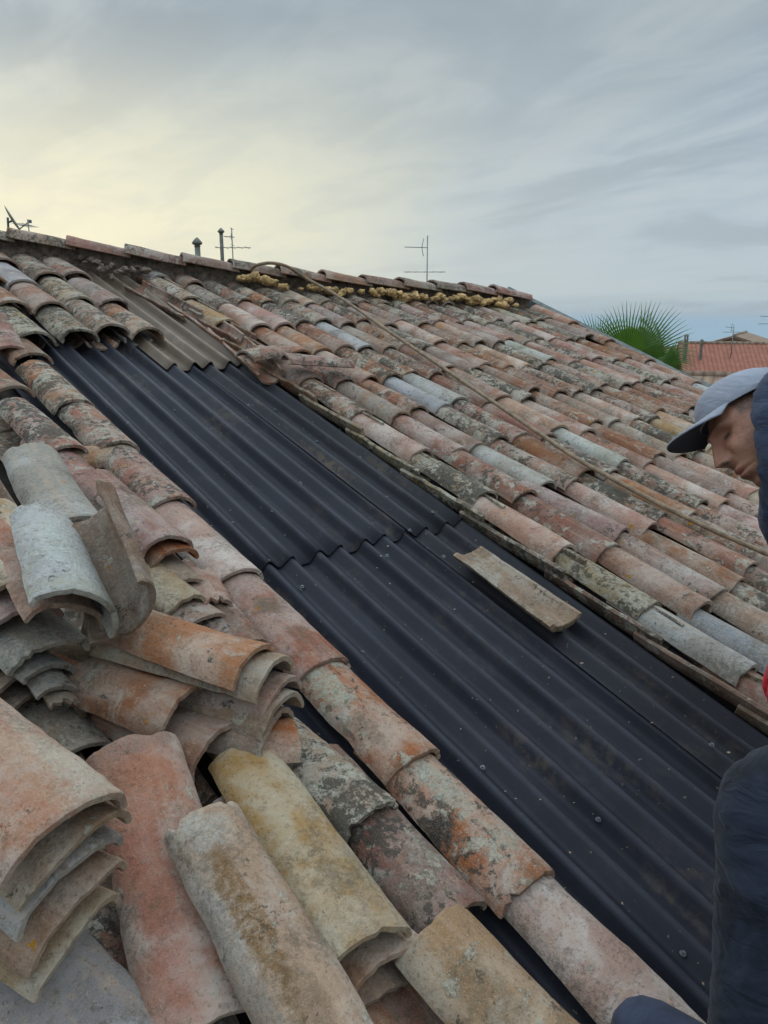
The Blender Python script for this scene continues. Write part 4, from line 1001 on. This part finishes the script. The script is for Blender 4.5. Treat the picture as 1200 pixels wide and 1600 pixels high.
# fan palm
def palm():
    m, g, bs = new_mat('palm_leaf')
    oi = g.n('ShaderNodeObjectInfo'); p = g.n('ShaderNodeTexCoord').outputs['Object']
    n = g.noise(p, 6, 4, .6)
    c = g.mix(g.step(n, .35, .65), (.035, .085, .018, 1), (.10, .19, .03, 1))
    c = g.mix(g.math('MULTIPLY', oi.outputs['Random'], .4), c, (.03, .07, .025, 1))
    g.l(c, bs.inputs['Base Color']); bs.inputs['Roughness'].default_value = .45
    tr = g.n('ShaderNodeBsdfTranslucent'); tr.inputs[0].default_value = (.16, .34, .03, 1)
    mx = g.n('ShaderNodeMixShader'); mx.inputs[0].default_value = .35
    out = [x for x in g.t.nodes if x.type == 'OUTPUT_MATERIAL'][0]
    g.l(bs.outputs[0], mx.inputs[1]); g.l(tr.outputs[0], mx.inputs[2]); g.l(mx.outputs[0], out.inputs[0])
    hub = WP(978, 585, 9.0)
    root = empty('palm_tree', (hub.x, hub.y, 0)); tag(root, 'green fan palm showing above the right verge of the roof', 'palm tree')
    bm = bmesh.new(); pts = [(hub.x, hub.y, 0)]; 
    n_ = 16; pts = [Vector((hub.x+.05*math.sin(k*.7), hub.y, (hub.z)*k/n_)) for k in range(n_+1)]
    add_tube(bm, pts, [.20-.05*k/n_+.012*(k % 2) for k in range(n_+1)], 14); part('trunk', bm, M['trunk'], root, True)
    # fronds: (tip of the stalk in the picture, depth, fan direction (px), radius m, tilt)
    FR = [((996, 556), 8.8, (-.10, 1), .63, 72, .1, 0), ((950, 548), 9.2, (-.7, 1), .50, 58, -.25, 1), ((1014, 560), 9.0, (.85, .8), .74, 46, .1, 2), ((1050, 562), 8.7, (1, -.35), .46, 66, .3, 3),
          ((1004, 556), 9.3, (.3, 1), .55, 55, -.3, 5), ((1020, 578), 8.6, (.8, -.5), .46, 60, .3, 7), ((972, 552), 9.5, (-.3, 1), .56, 55, -.5, 8)]
    X_ = Vector((1, 0, 0)); Z_ = Vector((0, 0, 1)); Y_ = Vector((0, 1, 0))
    for (hx, dist, (dx, dy), r, half, tl, sd) in FR:
        rs = random.Random(sd+3)
        c = WP(hx[0]-16, hx[1], dist); bm = bmesh.new()
        d0 = (X_*dx+Z_*dy+Y_*tl).normalized(); nn = (Y_*-1+X_*.25*rs.uniform(-1, 1)+Z_*.35*tl).normalized(); s0 = d0.cross(nn).normalized(); nn = s0.cross(d0)
        add_tube(bm, smooth_path([hub, hub.lerp(c, .5)+Vector((0, 0, .02)), c], 4), .009, 5)
        NB = int(half*.40)+4
        for k in range(NB):
            a = R(-half+2*half*k/(NB-1)); rl = r*(.78+.22*math.cos(a*.9))*rs.uniform(.93, 1.05)
            dd = d0*math.cos(a)+s0*math.sin(a); sd_ = s0*math.cos(a)-d0*math.sin(a)
            wv = R(2*half/(NB-1))*.50
            pl = []
            for q, t in enumerate((.02, .24, .42, .62, .82, 1.0)):
                rr = rl*t; wid = rr*wv if t <= .43 else rl*.42*wv*max(.04, (1-t)/.58)**.9
                droop = -Z_*(.16*rl*max(0, t-.55)**2*4*(.3+.7*abs(math.sin(a)))) + nn*(.05*math.sin(a*2)*rr)
                pos = c+dd*rr+droop
                pl.append((bm.verts.new(pos-sd_*wid), bm.verts.new(pos+nn*wid*1.5), bm.verts.new(pos+sd_*wid)))
            for A_, B_ in zip(pl, pl[1:]):
                bm.faces.new((A_[0], A_[1], B_[1], B_[0])); bm.faces.new((A_[1], A_[2], B_[2], B_[1]))
        part('frond', bm, m, root, False)
palm()

# ------------------------------------------------------------------ the man crouching at the right
def ring_loft(bm, rings, close=True):
    vs = [[bm.verts.new(p) for p in r] for r in rings]; n = len(rings[0])
    for a, b in zip(vs, vs[1:]):
        for k in range(n): bm.faces.new((a[k], a[(k+1) % n], b[(k+1) % n], b[k]))
    if close: bm.faces.new(vs[0][::-1]); bm.faces.new(vs[-1])
    return vs
def limb(bm, pts, rad, seg=20, wr=.004, sd=0, sub=7, flatten=1.0):
    """tapering limb with cloth-like unevenness"""
    pts = [Vector(p) for p in pts]
    P_ = smooth_path(pts, sub); rr = smooth_path([Vector((r, 0, 0)) for r in rad], sub)
    ref = None; rings = []
    for i, p in enumerate(P_):
        t = (P_[min(i+1, len(P_)-1)]-P_[max(i-1, 0)]).normalized()
        if ref is None: ref = Vector((0, 1, 0)) if abs(t.y) < .9 else Vector((1, 0, 0))
        x = t.cross(ref).normalized(); y = x.cross(t); ref = y
        rings.append([p+(x*math.cos(a)+y*math.sin(a)*flatten)*(rr[i].x+wr*noise.noise(Vector((math.cos(a)*1.4, math.sin(a)*1.4, i*.55+sd)))*1.6+wr*.7*noise.noise(Vector((math.cos(a)*4, math.sin(a)*3, i*1.3+sd)))) for a in [2*math.pi*k/seg for k in range(seg)]])
    ring_loft(bm, rings)
PB = WP(1500, 1400, 1.5)
person = empty('person', W(1.5, .1, .05)); tag(person, 'man in a grey blue cap and dark jeans crouching at the right edge, looking down', 'person')
knee = WP(1213, 1255, 1.22); toe = PT(968, 1550, .20)
ankle = PT(1180, 1760, .22)
hip = knee+Vector((.42, .12, -.02))
knee2 = knee+Vector((.30, .32, .0)); ankle2 = Vector((knee2.x+.05, knee2.y, 0)); 
pl_u = (ankle2-CAM).dot(AX)
# drop the second foot onto the roof
z_on = lambda x, y_: CAM.z+(-D-NO.x*(x)-NO.y*(y_))/NO.z
ankle2.z = z_on(ankle2.x, ankle2.y)+.13
hip2 = hip+Vector((.0, .20, .0)); pel = (hip+hip2)*.5+Vector((.03, 0, .02))
neck = WP(1275, 640, 1.74); headc = WP(1184, 678, 1.62)
chest = pel.lerp(neck, .68)+Vector((.05, 0, .03))
shL = WP(1300, 740, 1.52); shR = neck+Vector((.06, .17, -.06))
elL = shL+Vector((.02, -.05, -.30)); haL = WP(1246, 1010, 1.38)
elR = shR+Vector((.05, .10, -.28)); haR = elR+Vector((.16, -.05, -.22))
# body: head built as a sculpted surface, joined in one mesh with neck, torso and limbs
F = Vector((-.90, -.12, -.34)).normalized()      # where the face looks
U0 = Vector((-.34, .72, .80)); U_ = (U0-F*U0.dot(F)).normalized(); S_ = F.cross(U_).normalized()
hm = bmesh.new(); tone = hm.loops.layers.color.new('tone')
NA, NE = 168, 150
def gs(x, s): return math.exp(-(x/s)**2)
grid = []; tn = {}
def head_pt(th, ph):
    """th: elevation -90..90, ph: azimuth from the face direction"""
    ce, se = math.cos(th), math.sin(th)
    x = ce*math.cos(ph); y = ce*math.sin(ph); z_ = se
    # skull ellipsoid (m): depth .098, half width .076, height .115
    fx = .098 if x > 0 else .100
    p = Vector((x*fx, y*.078, z_*.130))
    # jaw: narrow and shift forward below
    if p.z < 0:
        k = min(1, -p.z/.130); p.y *= 1-.30*k**1.3; 
        if p.x > 0: p.x *= 1-.10*k; p.x += .012*k
        else: p.x *= 1-.45*k
    fr = max(0, x)
    Y = p.y; Z = p.z/1.16+.004
    d = 0
    d += .0115*gs(Z-.033, .0085)*gs(abs(Y)-.022, .026)            # brow ridge
    d -= .0195*gs(Z-.017, .0110)*gs(abs(Y)-.031, .016)            # eye sockets
    d += .0085*gs(Z-.013, .0065)*gs(abs(Y)-.032, .0120)-.003*gs(Z-.0105, .0016)*gs(abs(Y)-.032, .013)          # lids / ball
    d += .0085*gs(Z+.014, .016)*gs(abs(Y)-.042, .016)            # cheekbones
    d -= .0050*gs(Z+.058, .022)*gs(abs(Y)-.045, .016)            # hollow cheek
    # nose
    if -.040 < Z < .040:
        tt = (.030-Z)/.056
        if tt > 0: d += (.007+.026*min(1, tt)**1.25)*gs(Y, .0080+.0038*min(1, tt))*(1 if Z > -.026 else math.exp(-((Z+.025)/.0075)**2))
    d += .0080*gs(Z+.022, .0075)*gs(abs(Y)-.0125, .0065)         # nostril wings
    d += .0090*gs(Z+.0465, .0050)*gs(Y, .021)                    # upper lip
    d += .0105*gs(Z+.0595, .0055)*gs(Y, .019)                    # lower lip
    d -= .0075*gs(Z+.0528, .0020)*gs(Y, .024)                    # mouth line
    d -= .0045*gs(Z+.0715, .0060)*gs(Y, .02)                     # under lip
    d += .0110*gs(Z+.090, .015)*gs(Y, .022)                      # chin
    p.x += d*min(1, fr*1.7)*1.0
    # ear
    e = gs(p.x+.004, .017)*gs(Z-.004, .028); p.y += math.copysign(.013*max(0, e-.25), Y) if abs(Y) > .055 else 0
    r = 0; gk = 0
    if fr > .2:
        r = max(gs(Z+.0530, .0085)*gs(Y, .021)*.95, .6*gs(Z+.014, .018)*gs(Y, .014), .35*gs(Z+.012, .018)*gs(abs(Y)-.045, .02))
        brow = gs(Z-.0335-.003*math.cos(Y*60), .0048)*gs(abs(Y)-.031, .019)*.95
        stub = .75*max(gs(Z+.078, .030)*(1 if fr > .2 else 0), gs(Z+.036, .006)*gs(Y, .025)); lash_shade = max(1.2*gs(Z-.0115, .0032)*gs(abs(Y)-.032, .012), 2.6*gs(Z-.0135, .0052)*gs(abs(Y)-.026, .0055), .45*gs(Z-.020, .004)*gs(abs(Y)-.032, .014), 1.6*gs(Z+.0285, .0036)*gs(abs(Y)-.0095, .0055), .6*gs(Z+.0528, .0016)*gs(Y, .022))  # lashes and pupils, plus shade painted into nostrils, lid crease and mouth line
        gk = max(brow, stub*(1-gs(Z+.053, .009)*gs(Y, .02)), lash_shade)
    else: gk = .3*gs(Z+.07, .03)*(1 if x > -.3 else 0)
    if Z > .018 and fr < .62: gk = max(gk, .95*min(1, (Z-.018)/.015)*min(1, (.62-fr)/.12))
    gk = min(1, gk)
    if Z > .05 : gk = max(gk, .8*min(1, (Z-.05)/.02) if fr < .75 else gk)
    if x < .12 and Z > .0 and x > -1: gk = max(gk, min(.85, (Z)/.03*.85)) if p.x < .045 else gk
    if x < -.25 and Z > -.05: gk = max(gk, .75)
    return p, r, gk
vs = []
for j in range(NE+1):
    th = -math.pi/2+math.pi*j/NE
    row = []
    for i in range(NA):
        ph = -math.pi+2*math.pi*i/NA
        # denser columns towards the face
        ph2 = ph-.45*math.sin(ph)*1.0
        th2 = th
        p, r, gk = head_pt(th2, ph2)
        w = headc+F*(p.x-.01)+S_*p.y+U_*p.z
        v = hm.verts.new(w); tn[v] = (r, gk, 0, 1); row.append(v)
    vs.append(row)
for a, b in zip(vs, vs[1:]):
    for k in range(NA): hm.faces.new((a[k], a[(k+1) % NA], b[(k+1) % NA], b[k]))
bmesh.ops.remove_doubles(hm, verts=hm.verts, dist=.0002)
limb(hm, [headc-F*.04-U_*.05, headc.lerp(neck, .6)-U_*.03, neck+Vector((.02, 0, -.02))], [.055, .056, .065], seg=20, wr=.001)
limb(hm, [neck+Vector((.0, 0, .0)), chest, pel], [.075, .15, .145], seg=20, wr=.001, flatten=1.1)
def hand(bm, wrist, dirv, side):
    d_ = dirv.normalized(); n_ = Vector((0, 0, 1)); s_ = d_.cross(n_).normalized(); n_ = s_.cross(d_)
    palm_ = [[wrist+d_*t+s_*(w_*math.cos(a))+n_*(h_*math.sin(a)) for a in [2*math.pi*k/12 for k in range(12)]] for t, w_, h_ in ((-.01, .026, .02), (.02, .034, .018), (.06, .042, .016), (.09, .041, .013))]
    ring_loft(bm, palm_)
    for k, (off, ln) in enumerate(((-.030, .062), (-.010, .072), (.010, .068), (.029, .053))):
        b0 = wrist+d_*.085+s_*off; limb(bm, [b0, b0+d_*ln*.45-n_*.004, b0+d_*ln*.78-n_*.020, b0+d_*ln*.92-n_*.036], [.0095, .009, .0085, .007], seg=8, wr=.0004, sub=2)
    b0 = wrist+d_*.03-s_*.030*side; limb(bm, [b0, b0+d_*.03-s_*.022*side-n_*.008, b0+d_*.058-s_*.022*side-n_*.018], [.012, .0105, .008], seg=8, wr=.0004, sub=2)
for kn, an, hp_ in ((knee, ankle, hip), (knee2, ankle2, hip2)): limb(hm, [pel, hp_.lerp(pel, .3), kn, kn.lerp(an, .5), an], [.10, .080, .046, .042, .034], seg=16, wr=.001)
for sh, el_, ha in ((shL, elL, haL), (shR, elR, haR)): limb(hm, [neck, sh, el_, ha], [.06, .052, .042, .028], seg=14, wr=.001)
hand(hm, haR, Vector((-.7, 0, -.7)), -1)
for f_ in hm.faces:
    for lp in f_.loops: lp[tone] = tn.get(lp.vert, (0, 0, 0, 1))
bmesh.ops.recalc_face_normals(hm, faces=hm.faces)
part('body', hm, M['skin'], person, True)
# jeans
bm = bmesh.new()
limb(bm, [pel+Vector((.02, 0, 0)), hip, hip.lerp(knee, .55), knee, knee.lerp(ankle, .30), knee.lerp(ankle, .72), ankle+Vector((0.0, 0, .05))], [.135, .115, .096, .080, .077, .072, .074], seg=40, wr=.0035, sd=1.0, sub=14)
limb(bm, [pel+Vector((.02, 0, 0)), hip2, hip2.lerp(knee2, .55), knee2, knee2.lerp(ankle2, .35), ankle2+Vector((0, 0, .05))], [.135, .115, .092, .078, .074, .066], seg=28, wr=.007, sd=9.0, sub=8)
sp_ = []
for k in range(15):
    t = k/14; cpt = knee.lerp(ankle, t*.95+.03); dcam = (CAM-cpt).normalized(); ax2 = (ankle-knee).normalized(); side = dcam.cross(ax2).normalized()
    dd = (dcam*.86+side*(.42+.05*math.sin(t*5))).normalized(); dd = (dd-ax2*dd.dot(ax2)).normalized(); sp_.append(cpt+dd*(.0795-.008*t))
add_tube(bm, smooth_path(sp_, 3), .0026, 6)
part('jeans', bm, M['jeans'], person, True)
# jacket with sleeves and collar
bm = bmesh.new()
limb(bm, [pel-Vector((0, 0, .03)), chest, neck.lerp(chest, .35), neck+Vector((.01, 0, -.015))], [.17, .185, .155, .085], seg=36, wr=.010, sd=4, sub=10, flatten=1.12)
limb(bm, [neck+Vector((.05, -.02, -.08)), shL, shL.lerp(elL, .5), elL, elL.lerp(haL, .5), haL+Vector((.03, 0, .03))], [.10, .092, .072, .064, .058, .048], seg=28, wr=.009, sd=2, sub=9)
limb(bm, [neck+Vector((.05, .05, -.08)), shR, shR.lerp(elR, .5), elR, elR.lerp(haR, .5), haR+Vector((.02, 0, .02))], [.10, .085, .068, .062, .056, .046], seg=22, wr=.008, sd=6, sub=7)
# raised collar
cax = (headc-neck).normalized()
rr_ = []
part('jacket', bm, M['jacket'], person, True)
bm = bmesh.new()
limb(bm, [WP(1250, 578, 1.60), WP(1216, 620, 1.52), WP(1222, 690, 1.49), WP(1240, 770, 1.48), WP(1285, 840, 1.50)], [.040, .044, .046, .050, .06], seg=24, wr=.006, sd=12, sub=9)
part('hood', bm, M['jacket'], person, True)
# red work glove on the near hand
bm = bmesh.new(); hand(bm, haL+Vector((.0, 0, .02)), Vector((-.25, 0, -1)), 1); limb(bm, [haL+Vector((.01, 0, .07)), haL+Vector((0, 0, .01))], [.042, .036], seg=16, wr=.002)
for v in bm.verts: v.co = haL+(v.co-haL)*1.12
part('glove', bm, M['red'], person, True)
# shoes
def shoe(toe_, ank, nm):
    d_ = (ank-toe_); d_.z = 0; d_.normalize(); up = Vector((0, 0, 1)); s_ = d_.cross(up)
    base = toe_-up*.045
    st = [(-.002, .010, .012, .022), (.006, .026, .030, .020), (.022, .038, .043, .018), (.05, .046, .052, .016), (.09, .047, .060, .016), (.13, .043, .072, .018), (.17, .039, .092, .022), (.21, .037, .112, .03), (.25, .037, .112, .03), (.275, .026, .09, .028)]
    rings = []
    for t, w_, h_, _ in st:
        c = base+d_*t
        ring = []
        for k in range(28):
            a = 2*math.pi*k/28; ca, sa = math.cos(a), math.sin(a)
            ring.append(c+s_*w_*math.copysign(abs(ca)**.85, ca)+up*(h_*.5+h_*.5*math.copysign(abs(sa)**.75, sa))+up*.002*noise.noise(Vector((ca*3, sa*3, t*40))))
        rings.append(ring)
    bm = bmesh.new(); ring_loft(bm, rings); sh = part('shoe', bm, M['shoe'], person, True)
    bm = bmesh.new(); rings = []
    for t, w_, h_, _ in st:
        c = base+d_*t; rings.append([c+s_*(w_+.004)*math.cos(2*math.pi*k/20)+up*(-.006+.012*math.sin(2*math.pi*k/20)) for k in range(20)])
    ring_loft(bm, rings); so_ = from_bm('sole', bm, M['sole'], None, True); so_.parent = sh; return sh
shoe(toe, ankle, 'l'); shoe(ankle2+Vector((-.2, -.02, -.065)), ankle2, 'r')
# cap: crown, band and brim
cc = headc+U_*.062-F*.012
bm = bmesh.new(); rings = []
NR = 14
for j in range(NR+1):
    t = j/NR; th = t*math.pi/2*.985
    hh = .072*math.sin(th)**.92 if t > 0 else 0
    k_ = math.cos(th)**.62
    ring = []
    for i in range(64):
        a = 2*math.pi*i/64
        rx, ry = .107*k_, .088*k_
        pan = 1-.022*abs(math.cos(3*a))**40+.012*noise.noise(Vector((math.cos(a)*2.2, math.sin(a)*2.2, t*5)))
        ring.append(cc+F*(rx*math.cos(a)*pan)+S_*(ry*math.sin(a)*pan)+U_*(hh+.004*math.cos(a)))
    rings.append(ring)
inn = [[cc+F*(.105*math.cos(2*math.pi*i/64))+S_*(.086*math.sin(2*math.pi*i/64))+U_*(-.002) for i in range(64)]]
ring_loft(bm, inn+rings, close=False)
bmesh.ops.contextual_create(bm, geom=[v for v in bm.verts[-64:]]) if False else None
cap_o = part('cap', bm, M['cap'], person, True)
bm = bmesh.new()
nb, nr = 30, 10
def brim_pt(i, j, off):
    a = R(-54+108*i/nb); t = j/nr
    L_ = .088*(math.cos(a*1.5)**.60 if math.cos(a*1.5) > 0 else 0)
    rx, ry = .105, .085
    p = F*(rx*math.cos(a)+L_*t)+S_*(ry*math.sin(a)*(1+.05*t))
    y_ = ry*math.sin(a)
    z_ = -.0+.004*math.cos(a)-.016*t-1.0*(y_**2)*(.2+t*.8)
    return cc+p+U_*(z_+off)
T = [[bm.verts.new(brim_pt(i, j, .0022)) for j in range(nr+1)] for i in range(nb+1)]
B2 = [[bm.verts.new(brim_pt(i, j, -.0022)) for j in range(nr+1)] for i in range(nb+1)]
for i in range(nb):
    for j in range(nr):
        bm.faces.new((T[i][j], T[i+1][j], T[i+1][j+1], T[i][j+1])); fb = bm.faces.new((B2[i][j], B2[i][j+1], B2[i+1][j+1], B2[i+1][j])); fb.material_index = 1
    bm.faces.new((T[i][nr], T[i+1][nr], B2[i+1][nr], B2[i][nr])); bm.faces.new((T[i][0], B2[i][0], B2[i+1][0], T[i+1][0]))
for i in (0, nb):
    for j in range(nr): bm.faces.new((T[i][j], T[i][j+1], B2[i][j+1], B2[i][j]))
br = from_bm('brim', bm, M['cap'], None, True); br.data.materials.append(M['brim']); br.parent = cap_o
# thin sea air round the whole place
bm = bmesh.new(); add_box(bm, (0, 0, (-52+60)/2), (124000, 124000, 112)); 
hz = bpy.data.materials.new('sea_air'); hz.use_nodes = True; hg = NT(hz.node_tree); pv_ = hg.n('ShaderNodeVolumePrincipled'); ho = hg.n('ShaderNodeOutputMaterial'); hg.l(pv_.outputs[0], ho.inputs['Volume'])
pv_.inputs['Color'].default_value = (.80, .88, .95, 1); pv_.inputs['Density'].default_value = 5e-5; pv_.inputs['Anisotropy'].default_value = .2
tag(from_bm('haze', bm, hz, smooth=False), kind='stuff')
print('tiles right', tiles_r, 'objects', len(bpy.data.objects))
